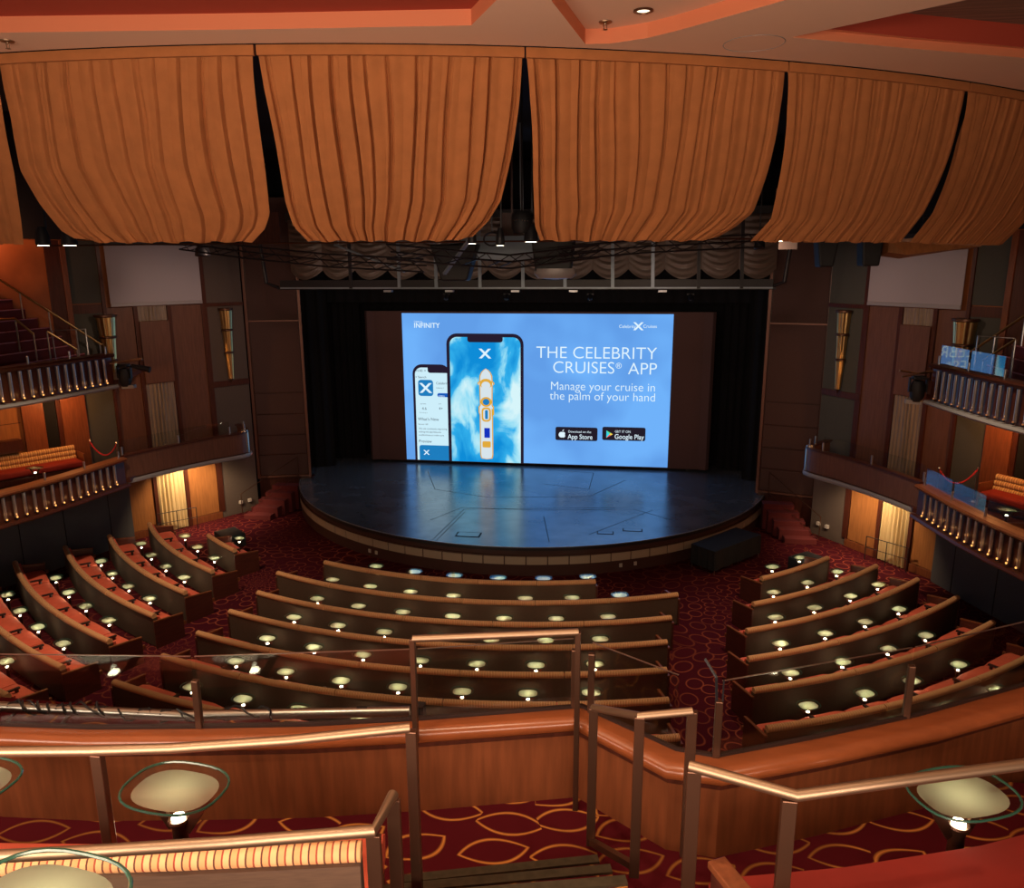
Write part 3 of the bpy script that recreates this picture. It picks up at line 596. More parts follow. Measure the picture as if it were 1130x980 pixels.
# hanging loudspeakers
def speaker(x, y, z0, wt, wb, h, label, arcs=False, dep=.5):
    t = thing('hanging_speaker', label, 'speaker', (x, y, z0)); vs = [(x+sx*(wb if zz == 0 else wt)/2, y+sy*dep/2, z0+zz*h) for zz in (0, 1) for sx, sy in ((-1, -1), (1, -1), (1, 1), (-1, 1))]
    MB().add(vs, [(3, 2, 1, 0), (4, 5, 6, 7), (0, 1, 5, 4), (1, 2, 6, 5), (2, 3, 7, 6), (3, 0, 4, 7)]).build('cabinet', 'speaker', t, bevel=.04)
    MB().box((x, y, (z0+h+13)/2), (wt*.2, .1, 13-z0-h)).build('hanger', 'blackp', t)
    if arcs: MB().lathe([(.05, -.13), (wb*.5, -.1), (wb*.62, -.0), (wb*.6, .12)], (x+.05, y-.12, z0), 20, 1, .6).build('curved_grille', 'greytrim', t, smooth=True)
    return t
speaker(-.55, 18.6, 8.46, 1.15, .62, .85, 'large dark tapered speaker cluster hanging beneath the second orange drape')
speaker(1.83, 18.4, 8.62, 1.0, .8, .75, 'dark speaker with curved grey grille hanging beneath the third drape', True)
speaker(8.0, 19.0, 8.74, .5, .3, .7, 'dark tapered speaker hanging right of the proscenium below the fourth drape')
speaker(8.95, 19.0, 8.76, .48, .36, .7, 'boxy dark speaker hanging in front of the right side screen')
o = MB().add([(9.2, 19, 9.3), (9.2, 19, 8.98), (9.6, 19, 8.92), (10.5, 18.6, 9.08), (10.9, 18.5, 9.12), (10.9, 18.5, 9.5), (9.2, 18.5, 9.3), (9.2, 18.5, 9.06), (9.6, 18.5, 9.0), (10.5, 18.1, 9.1), (10.9, 18.0, 9.16), (10.9, 18.0, 9.5)], [(0, 1, 2, 3, 4, 5), (11, 10, 9, 8, 7, 6), (0, 6, 7, 1), (1, 7, 8, 2), (2, 8, 9, 3), (3, 9, 10, 4), (4, 10, 11, 5), (5, 11, 6, 0)]).build('ceiling_bracket', 'woodlt', loc=(9.2, 18.7, 9)); tag(o, 'tan angled bracket under the drapes above the right side screen', 'bracket')
o = MB().box((7.55, 21.0, 9.28), (.45, .03, .2)).bar((7.55, 21, 9.35), (7.55, 21, 13), .02, .02).build('notice_board', 'fabpan', loc=(7.55, 21, 9.2)); tag(o, 'small pale notice under the drapes near the right proscenium column', 'sign')
def fixture(u, v, y, label, w=.22, lit=True, tilt=0):
    p = aty(u, v, y); t = thing('stage_lamp', label, 'light', p)
    MB().lathe([(.0, .02), (w*.8, .0), (w, .03), (w*.85, .2), (w*.5, .32), (0, .33)], p, 14).build('housing', 'blackp', t, smooth=True)
    if lit: MB().lathe([(0, -.004), (w*.75, -.004), (w*.78, .015)], p, 14).build('lit_lens', 'spotem', t)
    MB().bar(p+Vector((0, .12, .3)), Vector((p.x, p.y+.12, 13.0)), .025, .025).build('yoke', 'blackp', t)
fixture(48, 271, 13, 'lit round stage lamp in the left drape gap, left one of the pair', .13)
fixture(77, 271, 13, 'lit round stage lamp in the left drape gap, right one of the pair', .14)
fixture(521, 269, 15, 'lit stage lamp at the right end of the second drape hem', .09)
fixture(552, 271, 15, 'small lit stage lamp in the middle gap, left of the brighter one', .09)
fixture(586, 267, 15, 'brightest lit stage lamp in the middle drape gap', .14)
fixture(862, 266, 16, 'lit stage lamp at the hem in the gap left of the fourth drape', .12)
fixture(1020, 261, 15, 'small lit lamp under the hem of the rightmost drape', .07)
fixture(224, 283, 21, 'small unlit black lamp on the left wall above the sconce', .22, False)
fixture(838, 275, 19, 'unlit black lamp at the right end of the swagged border', .13, False)
rr = thing('ring_light', 'round dark ring lamp frame in the gap between the middle drapes', 'light', aty(543, 264, 15))
p = aty(543, 264, 15); MB().tube([p+Vector((.16*math.cos(t*math.tau/20), 0, .12*math.sin(t*math.tau/20))) for t in range(21)], .018, 6).bar(p+Vector((0, 0, .12)), Vector((p.x, p.y, 13)), .02, .02).build('ring', 'blackp', rr)
mv = thing('moving_head_lamp', 'black cylindrical lamp with small studs high in the middle drape gap', 'light', aty(576, 245, 15)); p = aty(576, 245, 15)
MB().lathe([(.16, -.2), (.2, -.1), (.2, .12), (.14, .2), (0, .2)], p, 16).bar(p+Vector((0, 0, .2)), Vector((p.x, p.y, 13)), .03, .03).build('housing', 'speaker', mv, smooth=True)
st_ = MB()
for i in range(6): st_.box(p+Vector((-.12+.05*i, -.19, .02+.012*math.sin(i))), (.018, .01, .015))
st_.build('studs', 'chrome', mv)
for (x0_, x1_, l) in ((270, 298, 'dark rigging board behind the gap left of the second drape'), (552, 566, 'narrow dark rigging board in the middle drape gap')):
    a, b = aty(x0_, 235, 22), aty(x1_+12, 268, 22); o = MB().box(((a.x+b.x)/2, 22, (a.z+b.z)/2), (b.x-a.x, .05, a.z-b.z)).bar(((a.x+b.x)/2, 22, a.z), ((a.x+b.x)/2, 22, 13), .05, .05).build('rigging_board', 'wooddk', loc=((a.x+b.x)/2, 22, b.z)); tag(o, l, 'board')
# overhead pipe behind the hems
o = MB().tube([(-10.5, 17.2, 9.32), (-6, 16.6, 9.32), (0, 16.4, 9.3), (6, 16.8, 9.32), (8.8, 17.7, 9.34)], .02, 6).build('rigging_pipe', 'brassdk', loc=(0, 16.4, 9.3)); tag(o, 'thin horizontal rigging pipe running just behind the hems of the drapes', 'pipe')
# ------------------------------------------------------------------ orange drapes
VC = Vector((-3.2, 29.1))
def drad(h): return 20.05-1.15*max(0, h)**1.4
def onring(u, v):     # where the sight line meets the sloping ring the drapes hang on
    d = ray(u, v); lo, hi = 4.0, 30.0
    for _ in range(50):
        t = (lo+hi)/2; p = CAM+d*t; h = min(1.0, (11.3-p.z)/2.16)
        if (Vector((p.x, p.y))-VC).length > drad(h): lo = t
        else: hi = t
    q = Vector((p.x, p.y))-VC; return h, math.atan2(q.x, -q.y)
def edge_fn(pts):
    q = sorted(onring(*p) for p in pts)
    def f(h):
        if h <= q[0][0]: return q[0][1]
        for (h0, a0), (h1, a1) in zip(q, q[1:]):
            if h <= h1: return a0+(a1-a0)*(h-h0)/max(1e-6, h1-h0)
        return q[-1][1]+(q[-1][1]-q[-2][1])/max(1e-6, q[-1][0]-q[-2][0])*(h-q[-1][0])*.5
    return f
def memo(f):
    tb = [f(i/200) for i in range(203)]
    def g(h): x = max(0, h)*200; i = min(201, int(x)); return tb[i]+(tb[i+1]-tb[i])*(x-i)
    return g
def drp(le, re, label, npl=12, seed=1, cl=.12, cr=.12):
    rnd = random.Random(seed); fl_ = edge_fn(le) if not isinstance(le, float) else (lambda h: edge_fn(re)(h)-le*(1-.12*h)); fr_ = edge_fn(re) if not isinstance(re, float) else (lambda h: edge_fn(le)(h)+re*(1-.12*h)); fl_, fr_ = memo(fl_), memo(fr_); t0, t1 = fl_(0), fr_(0)
    cols, rows = npl*20, 40; vs = []; fs = []; jit = [rnd.uniform(-.25, .25) for _ in range(npl+2)]; dep = [rnd.uniform(.6, 1.3) for _ in range(npl+2)]
    for j in range(rows+1):
        h0 = j/rows
        for i in range(cols+1):
            f = i/cols
            edge = cl*(1-min(1, f/.22))**2+cr*(1-min(1, (1-f)/.22))**2
            h = h0*(1-edge)
            l = fl_(h); r = fr_(h)
            ph_ = f*npl; kk = int(min(npl-1, ph_)); fr = ph_-kk; pos = .5+jit[kk]
            g = math.exp(-((fr-pos)/.05)**2)*dep[kk]; g2 = math.exp(-((fr-pos-.16)/.05)**2)*.55*(kk % 3 == 0); low = max(0, h-.55)/.45
            wr = .035*low**2*math.sin(f*npl*2.1+kk+3*h)
            rad = drad(h) - (.10*(1.8 if seed > 4 else 1)*g+.06*g2)*(.45+.55*min(1, h*3)) + .025*math.sin(fr*math.pi) + wr*(.35 if seed > 4 else 1)
            a = l+(r-l)*f + .0012*math.sin(h*5+kk)
            z = 11.3-2.16*h + .012*math.sin(f*npl*2.6+kk)*h0**8
            vs.append((VC.x+rad*math.sin(a), VC.y-rad*math.cos(a), z))
    for j in range(rows):
        for i in range(cols): q = j*(cols+1)+i; fs.append((q, q+1, q+cols+2, q+cols+1))
    c = VC+Vector((19.5*math.sin((t0+t1)/2), -19.5*math.cos((t0+t1)/2)))
    th = thing('orange_drape', label, 'curtain', (c.x, c.y, 9.2), 'orange drapes around the ceiling ring')
    MB().add(vs, fs).build('pleated_cloth', 'orange', th, smooth=True)
    hd = MB(); pth = [(Vector((VC.x+20.07*math.sin(t0+(t1-t0)*i/16), VC.y-20.07*math.cos(t0+(t1-t0)*i/16))), Vector((math.sin(t0+(t1-t0)*i/16), -math.cos(t0+(t1-t0)*i/16)))) for i in range(17)]
    hd.sweep(pth, [(-.02, 11.3), (.03, 11.3), (.035, 11.24), (.03, 11.19), (-.02, 11.19)]).build('heading_band', 'orange', th, smooth=True)
drp(.27, [(-3, 63), (2, 110), (14, 190), (24, 245), (29, 271)], 'orange pleated drape at the far left edge, mostly cut off', 12, 1, .02, .0)
drp([(-1, 62), (10, 130), (22, 188), (45, 225), (70, 255), (92, 268)], [(281, 53), (283, 110), (291, 190), (297, 236), (293, 252), (280, 270)], 'leftmost full orange pleated drape, its left edge sweeping inward', 12, 2, .03, .0)
drp([(284, 53), (290, 100), (303, 160), (317, 225), (326, 250), (342, 270)], [(578, 53), (572, 110), (562, 175), (553, 222), (540, 245), (520, 268)], 'orange pleated drape hanging above the left half of the stage', 13, 3, .0, .02)
drp([(580, 53), (583, 110), (588, 190), (592, 250), (598, 267)], [(867, 71), (860, 120), (846, 190), (832, 235), (812, 252), (790, 265)], 'orange pleated drape hanging above the right half of the stage', 13, 4, .0, .02)
drp([(869, 72), (867, 120), (861, 190), (852, 242), (832, 263)], [(1066, 94), (1058, 130), (1042, 185), (1020, 235), (1000, 262)], 'orange pleated drape right of the stage with a ragged left hem corner', 13, 5, 0, 0)
drp([(1068, 95), (1061, 140), (1047, 200), (1034, 235), (1014, 262)], .18, 'orange pleated drape at the far right edge of the room', 13, 6, 0, 0)
# ------------------------------------------------------------------ ceiling with recesses
CZ = 11.3
def ceil_poly(outer, holes):
    cu = bpy.data.curves.new('c', 'CURVE'); cu.dimensions = '2D'; cu.fill_mode = 'BOTH'
    for ring_ in [outer]+holes:
        s = cu.splines.new('POLY'); s.points.add(len(ring_)-1); s.use_cyclic_u = True
        for i, p in enumerate(ring_): s.points[i].co = (p[0], p[1], 0, 1)
    o = bpy.data.objects.new('c', cu); COL.objects.link(o); bpy.context.view_layer.update()
    me = bpy.data.meshes.new_from_object(o.evaluated_get(bpy.context.evaluated_depsgraph_get())); bpy.data.objects.remove(o)
    r = bpy.data.objects.new('ceiling', me); r.location = (0, 0, CZ); COL.objects.link(r); me.materials.clear(); me.materials.append(M['ceil']); r['kind'] = 'structure'; return r
edge = [(VC.x+20.15*math.sin(R_(a)), VC.y-20.15*math.cos(R_(a))) for a in range(-32, 66, 2)]
outer = [(-14, -3), (-14, 11.5)]+[p for p in edge if p[0] > -13.5]+[(18, -3)]
H1 = [(-9, 7.2), (-3.28, 8.26), (-.31, 8.62), (1.83, 8.84), (2.23, 8.09), (2.6, 6.0), (-9, 5)]
H2 = [(2.99, 9.75), (3.27, 9.78), (3.7, 9.62), (4.04, 9.37), (5.0, 8.54), (6.0, 6.5), (3.2, 6.0), (2.75, 8.2)]
H3 = [(5.31, 9.86), (6.75, 10.55), (8.37, 11.27), (12, 12.6), (13, 9), (8.0, 7.2), (6.73, 8.83)]
ceil_poly(outer, [H1, H2, H3])
def tray(poly, h, ms, mt, nm, step2=None):
    n = len(poly); MB().add([(p[0], p[1], CZ) for p in poly]+[(p[0], p[1], CZ+h) for p in poly], [(i, (i+1) % n, n+(i+1) % n, n+i) for i in range(n)]).build('ceiling_side_'+nm, ms, kind='structure')
    if step2:
        c = Vector((sum(p[0] for p in poly)/n, sum(p[1] for p in poly)/n)); h2, k2, m2 = step2
        inn = [Vector(p).lerp(c, k2) for p in poly]
        MB().add([(p[0], p[1], CZ+h) for p in poly]+[(p.x, p.y, CZ+h) for p in inn], [(i, (i+1) % n, n+(i+1) % n, n+i) for i in range(n)]).build('ceiling_ledge_'+nm, ms, kind='structure')
        MB().add([(p.x, p.y, CZ+h) for p in inn]+[(p.x, p.y, CZ+h+h2) for p in inn], [(i, (i+1) % n, n+(i+1) % n, n+i) for i in range(n)]).build('ceiling_step_'+nm, m2, kind='structure'); poly, h = inn, h+h2
    MB().add([(p[0], p[1], CZ+h) for p in poly], [list(range(len(poly)))]).build('ceiling_top_'+nm, mt, kind='structure')
tray(H1, .16, 'ceilor', 'ceilred', 'left'); tray(H2, .16, 'ceilor', 'ceil', 'middle'); tray(H3, .10, 'ceilor', 'ceilbr', 'right', (.25, .05, 'ceilred'))
q = atz(710, 11, CZ+.16); dl = thing('ceiling_downlight', 'round recessed downlight with bright lens in the ceiling at top centre', 'light', q)
MB().lathe([(.07, .0), (.105, -.004), (.105, -.016), (.075, -.02), (.07, 0)], q, 24).build('trim_ring', 'brassdk', dl, smooth=True); MB().lathe([(0, -.006), (.072, -.006)], q, 24).build('lens', emis('warm_lens', (1, .8, .55), 2.2), dl)
def sprinkler(u, v, z, label):
    q = atz(u, v, z); t = thing('fire_sprinkler', label, 'sprinkler', q)
    MB().lathe([(0, 0), (.075, 0), (.07, -.012), (.02, -.018), (.015, -.03)], q, 16).build('escutcheon', 'brass', t, smooth=True)
    MB().tube([q+Vector((-.02, 0, -.03)), q+Vector((-.012, 0, -.08))], .005, 5).tube([q+Vector((.02, 0, -.03)), q+Vector((.012, 0, -.08))], .005, 5).lathe([(0, -.08), (.03, -.082), (0, -.09)], q, 10).build('deflector', 'brass', t)
sprinkler(668, 24, CZ+.16, 'small brass fire sprinkler on the ceiling beside the downlight'); sprinkler(8, 45, CZ, 'small brass fire sprinkler on the ceiling at the far left')
q = atz(832, 48, CZ); o = MB().lathe([(.34, 0), (.342, -.004), (.348, -.004), (.35, 0)], q, 40).build('ceiling_hatch', 'greytrim', loc=q, smooth=True); tag(o, 'thin round access hatch outline on the ceiling right of centre', 'hatch')
# side screens
for s, nm in ((-1, 'left'), (1, 'right')):
    a, b = facade(s, .78, .12), facade(s, 3.72, .12); t = thing('side_screen', f'blank grey-white pull-down projection screen high on the {nm} wall', 'screen', (*(a+b)/2, 7.6))
    Nn = Vector((-s*3.1, -2.1))/3.744
    MB().prism([a, b, b+Nn*.02, a+Nn*.02], 7.72, 9.5).build('screen_cloth', 'whitescr', t); MB().prism([a-Nn*.01, b-Nn*.01, b+Nn*.04, a+Nn*.04], 7.62, 7.73).build('bottom_bar', 'greytrim', t, bevel=.01)
    MB().prism([a-Nn*.1, b-Nn*.1, b+Nn*.06, a+Nn*.06], 9.5, 9.66).build('roller_case', 'blackp', t)
# sconces
def sconce(s, tt, z0, z1, r0, r1, label):
    p = facade(s, tt, .05+r1*.55); t = thing('wall_sconce', label, 'sconce', (p.x, p.y, z0)); h = z1-z0
    MB().lathe([(.0, z0), (r0, z0+.04), (r0+(r1-r0)*.35, z0+h*.38), (r0+(r1-r0)*.62, z0+h*.68), (r1, z1)], (p.x, p.y, 0), 48, flute=.14, nfl=8).build('fluted_horn', 'sconce', t, smooth=True)
    for k_, rr_ in ((.38, .42), (.70, .68)): MB().lathe([(r0+(r1-r0)*rr_, z0+h*k_), (r0+(r1-r0)*rr_+.03, z0+h*k_+.02), (r0+(r1-r0)*rr_+.03, z0+h*k_+.06), (r0+(r1-r0)*rr_, z0+h*k_+.08)], (p.x, p.y, 0), 24).build('band', 'brassdk', t, smooth=True)
    MB().lathe([(r1-.01, z1-.03), (r1+.04, z1-.01), (r1+.04, z1+.05), (r1-.02, z1+.06), (0, z1+.03)], (p.x, p.y, 0), 24).build('rim', 'brassdk', t, smooth=True)
    MB().lathe([(0, z0-.12), (.035, z0-.03), (r0*.8, z0+.05)], (p.x, p.y, 0), 12).build('finial', 'brassdk', t, smooth=True)
for s, nm in ((-1, 'left'), (1, 'right')):
    sconce(s, .0, 4.95, 7.38, .085, .215, f'tall narrow gold trumpet wall sconce on the {nm} wall beside the stage')
    sconce(s, 3.95, 5.1, 7.35, .12, .29, f'wide gold trumpet sconce behind the end of the {nm} upper balcony')
# ------------------------------------------------------------------ side balconies
FR = [(11.0, 20.15), (11.13, 19.2), (11.28, 18.2), (11.5, 17.2), (11.8, 16.2), (12.3, 14.8), (13.0, 13.2)]
def fpath(s, off=0, pts=FR):
    P = polypath([(s*p[0], p[1]) for p in pts]); return [(p, n_*(-s)) for p, n_ in P]     # normal towards the room
def at_len(pts, L):
    for a, b in zip(pts, pts[1:]):
        d = (Vector(b)-Vector(a)).length
        if L <= d: t = L/d; v = (Vector(b)-Vector(a)).normalized(); return Vector(a)+(Vector(b)-Vector(a))*t, v
        L -= d
    return Vector(pts[-1]), v
def balcony(s, nm, zb, zt, level, n, tl0):
    lab = f'{level} side balcony on the {nm} with a row of amber-lit vertical metal tubes'
    t = thing('side_balcony', lab, 'balcony', (s*11.6, 17.5, zb))
    P = fpath(s)
    MB().sweep(P, [(-.22, zb+.06), (-.04, zb+.06), (-.04, zt-.08), (-.22, zt-.08)]).build('fascia', 'wooddk', t)
    MB().sweep(P, [(-.3, zt-.1), (.06, zt-.1), (.1, zt-.04), (.06, zt), (-.3, zt)]).build('rail_cap', 'wood' if level == 'lower' else 'wooddk', t, smooth=True)
    MB().sweep(P, [(-.3, zb-.04), (.10, zb-.04), (.13, zb+.0), (.10, zb+.06), (-.3, zb+.06)]).build('lower_trim', 'greytrim' if level == 'upper' else 'wooddk', t, smooth=True)
    ends = [(s*p[0], p[1]) for p in FR]
    back = [facade(s, 14), facade(s, 3.1)]
    ends = [(x+s*.12, y) for x, y in ends]; MB().prism(ends+[(s*16, 13.2), tuple(facade(s, 9)), tuple(facade(s, 2.9 if level == 'upper' else 1.5)), (s*11.0, 20.3)], zb+.05, zb+.18).build('deck', 'wooddk', t)
    fl = [(s*p[0], p[1]) for p in FR]
    for i in range(n):
        p, v = at_len(fl, tl0+.262*i); nrm = Vector((-v.y, v.x))*(-s); p = p+nrm*.015; h0, h1 = zb+.12, zt-.13
        ang = math.atan2(nrm.y, nrm.x)
        tb = MB().lathe([(.036, h0+.02), (.042, h0+.05), (.042, h1)], (p.x, p.y, 0), 14, a0=ang-1.9, a1=ang+1.9).build('light_tube', 'tubem', t, smooth=True)
        q = p+nrm*.05; MB().box((q.x, q.y, h0+.03), (.018, .03, .03), ang).build('lamp', 'amber' if not (s > 0 and level == 'upper') else 'amberdim', tb); MB().box((q.x, q.y, h0-.005), (.05, .06, .03), ang).build('lamp_holder', 'blackp', tb)
        if i % 2 == 0: point('tube_lamp_glow', (q.x+nrm.x*.03, q.y+nrm.y*.03, h0+.09), (.22 if not (s > 0 and level == 'upper') else .03), (1, .45, .14), .02)
    # short steel glass posts and glass along the cap
    Lt = 0.12; posts = []
    while Lt < 7: posts.append(Lt); Lt += 1.25
    for i, L_ in enumerate(posts):
        p, v = at_len(fl, L_); nrm = Vector((-v.y, v.x))*(-s); p = p-nrm*.1
        MB().lathe([(.028, zt), (.028, zt+.2), (0, zt+.21)], (p.x, p.y, 0), 10).build('glass_post', 'steel', t, smooth=True)
        if i+1 < len(posts) and s > 0:
            p2, v2 = at_len(fl, posts[i+1]); p2 = p2-nrm*.1; a, b = p.lerp(p2, .04), p.lerp(p2, .96)
            MB().bar((a.x, a.y, zt+.24), (b.x, b.y, zt+.24), .012, .46).build('glass_pane', 'glassy', t)
    return t
for s, nm in ((-1, 'left'), (1, 'right')):
    balcony(s, nm, 2.5, 3.35, 'lower', 22, .45)
    balcony(s, nm, 5.46, 6.42, 'upper', 22, .35)
    # dark wall under the lower balcony
    P = fpath(s, pts=[(12.32, 22.02), (12.8, 20.5), (13.25, 19.2), (13.65, 18.0), (14.3, 16.2), (15.5, 13.4)])
    w = MB().sweep(P, [(-.15, 0), (0, 0), (0, 2.5), (-.15, 2.5)]); w.build('wall_under_balcony_'+nm, 'fabdk', kind='structure')
    for i, f_ in ((0, .5), (1, .5), (2, .5), (3, .3)):
        p = P[i][0].lerp(P[i+1][0], f_)+P[i][1]*.003; MB().box((p.x, p.y, 1.25), (.012, .02, 2.5)).build(f'trim_seam_{nm}_{i}', 'black', kind='structure')
    # box balcony between the side balcony and the proscenium
    BX = [(11.12, 20.3), (10.75, 21.2), (10.35, 22.0), (9.85, 22.85), (9.4, 23.45), (9.2, 23.75), (9.12, 24.0), (9.18, 24.25), (9.4, 24.5), (10.0, 25.2)]
    t = thing('box_balcony', f'small solid wood fronted box balcony curving towards the stage on the {nm}', 'balcony', (s*10, 22.5, 2.55))
    P = polypath([(s*p[0], p[1]) for p in BX]); P = [(p, n_*s) for p, n_ in P]
    MB().sweep(P, [(-.1, 2.62), (0, 2.62), (0, 3.33), (-.1, 3.33)]).build('front_panel', 'woodmid', t, smooth=True)
    MB().sweep(P, [(-.16, 3.32), (.03, 3.32), (.03, 3.37), (-.16, 3.37)]).build('rail_cap', 'wooddk', t, smooth=True)
    MB().sweep(P, [(-.14, 2.5), (.05, 2.5), (.07, 2.56), (.05, 2.62), (-.14, 2.62)]).build('underside_trim', 'greytrim', t, smooth=True)
    MB().prism([tuple(p) for p, _ in P]+[tuple(facade(s, 3.4)), ], 2.54, 2.66).build('deck', 'wooddk', t)
    MB().lathe([(.13, 2.64), (.13, 3.34), (.1, 3.42), (0, 3.42)], (s*9.22, 24.05, 0), 18).build('end_cylinder', 'steel', t, smooth=True)
    for i in (0, 2, 4, 6, 8):
        p = P[i][0]-P[i][1]*.08; MB().lathe([(.03, 3.36), (.03, 3.62), (0, 3.63)], (p.x, p.y, 0), 10).build('glass_post', 'steel', t, smooth=True)
    for i in (0, 1, 2, 3):
        a, b = P[i][0]-P[i][1]*.08, P[i+1][0]-P[i+1][1]*.08; MB().bar((a.x, a.y, 3.6), (b.x, b.y, 3.6), .01, .42).build('glass_pane', 'glass', t)
    # rope barrier
    t = thing('rope_barrier', f'red velvet rope between two slim steel posts on the {nm} lower balcony', 'barrier', (s*12.0, 21.0, 2.68))
    A_, B_ = Vector((s*11.75, 20.9, 2.68)), Vector((s*12.75, 21.05, 2.68))
    for q in (A_, B_): MB().lathe([(.12, 0), (.1, .03), (.018, .05), (.018, .9), (.03, .92), (0, .96)], q, 12).build('post', 'steel', t, smooth=True)
    MB().tube([A_.lerp(B_, i/14)+Vector((0, 0, .88-.38*(1-(i/7-1)**2))) for i in range(15)], .022, 8).build('rope', 'rope', t, smooth=True)
    # sofa on the lower balcony
    def sofa(c, ang, L_, label, h=.85):
        t = thing('balcony_sofa', label, 'sofa', c); ca, sa = math.cos(ang), math.sin(ang)
        def w_(x, y, z): return (c[0]+x*ca-y*sa, c[1]+x*sa+y*ca, c[2]+z)
        def bx(x, y, z, dx, dy, dz, m, name, rx=0): return MB().box(w_(x, y, z), (dx, dy, dz), ang, 0, rx).build(name, m, t, bevel=min(.06, dz/3, dy/3))
        bx(0, 0, .14, L_, .6, .24, 'wooddk', 'plinth'); bx(0, -.04, .36, L_-.1, .6, .2, 'reddk', 'seat')
        for r_ in range(3):
            path = [(Vector(w_(-L_/2+.05+(L_-.1)*i/8, .26+.03*r_, 0)[:2]), Vector((-sa, ca))) for i in range(9)]
            pr = [(.08*math.cos(a*math.tau/10), .46+.15*r_+.08*math.sin(a*math.tau/10)+c[2]) for a in range(10)]
            MB().sweep(path, pr).build('back_roll', 'sofa', t, smooth=True)
        for e in (-1, 1): bx(e*(L_/2), 0, .35, .06, .66, .62, 'wood', 'arm')
    d = math.atan2(-s*-3.1, 2.1) if False else math.atan2(-3.1*s, 2.1) 
    ang = math.atan2(3.1, -2.1) if s > 0 else math.atan2(3.1, 2.1)
    ang = ang+math.pi if s > 0 else ang
    for tt, zz, L_, lb_ in ((6.5, 2.68, 2.5, f'cream striped sofa with red seat against the wall of the {nm} lower balcony'), (8.6, 5.64, 1.6, f'cream striped sofa behind the rail of the {nm} upper balcony')):
        p = facade(s, tt, .48); sofa((p.x, p.y, zz), ang, L_, lb_)
    # upper balcony stairs, rising away from the stage axis
    t = thing('balcony_stairs', f'red carpeted steps climbing outward behind the {nm} upper balcony rail', 'stairs', (s*12.4, 19.5, 5.64))
    for i in range(9):
        x = 12.75+.16*i; ye = 25.3-3.1*(x+.08-10.3)/2.1-.25; z1 = 5.64+.62+.28*i
        MB().box((s*(x+.08), (ye+17.6)/2, (5.64+z1)/2), (.16, ye-17.6, z1-5.64)).build('step', 'redwall', t); MB().box((s*(x+.0), (ye+17.6)/2, z1+.005), (.03, ye-17.6, .03)).build('step_nosing', 'rednose', t)
    # handrails
    t = thing('stair_handrail', f'slanting steel and brass handrails beside the {nm} upper balcony steps', 'handrail', (s*12, 19.5, 5.64))
    for a, b in (((12.35, 21.6, 6.5), (13.9, 19.45, 8.68)), ((12.22, 20.33, 6.49), (12.62, 19.74, 7.06)), ((12.81, 19.45, 7.01), (13.03, 19.13, 7.45)), ((13.03, 19.13, 7.45), (13.6, 18.2, 7.47))):
        a, b = Vector((s*a[0], a[1], a[2])), Vector((s*b[0], b[1], b[2]))
        MB().tube([a, b], .032, 8).build('rail', 'sconce', t, smooth=True)
        for f_ in ((.02, .25, .5, .75) if (b-a).length > 2 else (0, 1)):
            p = a.lerp(b, f_); MB().tube([(p.x, p.y, 5.64), p], .022, 8).build('post', 'steel', t, smooth=True)
    t = thing('end_guard_rail', f'square steel tube guard frame at the stage end of the {nm} upper balcony', 'handrail', (s*11.6, 20.3, 5.64))
    a, b = Vector((s*12.24, 20.82, 7.05)), Vector((s*12.75, 20.08, 7.05))
    MB().tube([(a.x, a.y, 5.64), a, b, (b.x, b.y, 5.64)], .024, 8).build('frame', 'steel', t, smooth=True)
# moving heads on brackets at the ends of the upper balcony
for s, nm in ((-1, 'left'), (1, 'right')):
    c = Vector((s*10.78, 20.3, 6.05)); t = thing('moving_head_light', f'large black moving head stage light hung at the end of the {nm} upper balcony', 'light', c)
    MB().lathe([(0, -.62), (.12, -.6), (.17, -.45), (.17, -.2), (.13, -.08), (0, -.06)], c, 16).build('lamp_head', 'speaker', t, smooth=True)
    MB().box(c+Vector((0, 0, .0)), (.3, .22, .1)).build('base', 'blackp', t, bevel=.02)
    for e in (-1, 1): MB().bar(c+Vector((e*.2, 0, .0)), c+Vector((e*.2, 0, -.36)), .04, .08).build('yoke_arm', 'blackp', t)
    MB().tube([c+Vector((-.55, -.25, .2)), c+Vector((0, 0, .1)), c+Vector((.6, .0, .2))], .03, 6).tube([c+Vector((-.5, -.3, .05)), c+Vector((.55, .1, .22))], .022, 6).build('clamp_bar', 'brass', t, smooth=True)
    if s < 0: MB().tube([c+Vector((.25, 0, 0)), c+Vector((.75, .1, -.12))], [.06, .09], 10).build('small_lamp', 'blackp', t, smooth=True)
    MB().bar(c+Vector((s*.1, 0, -.62)), c+Vector((-s*.25, .05, -.6)), .18, .1).build('end_bracket', 'greytrim', t)
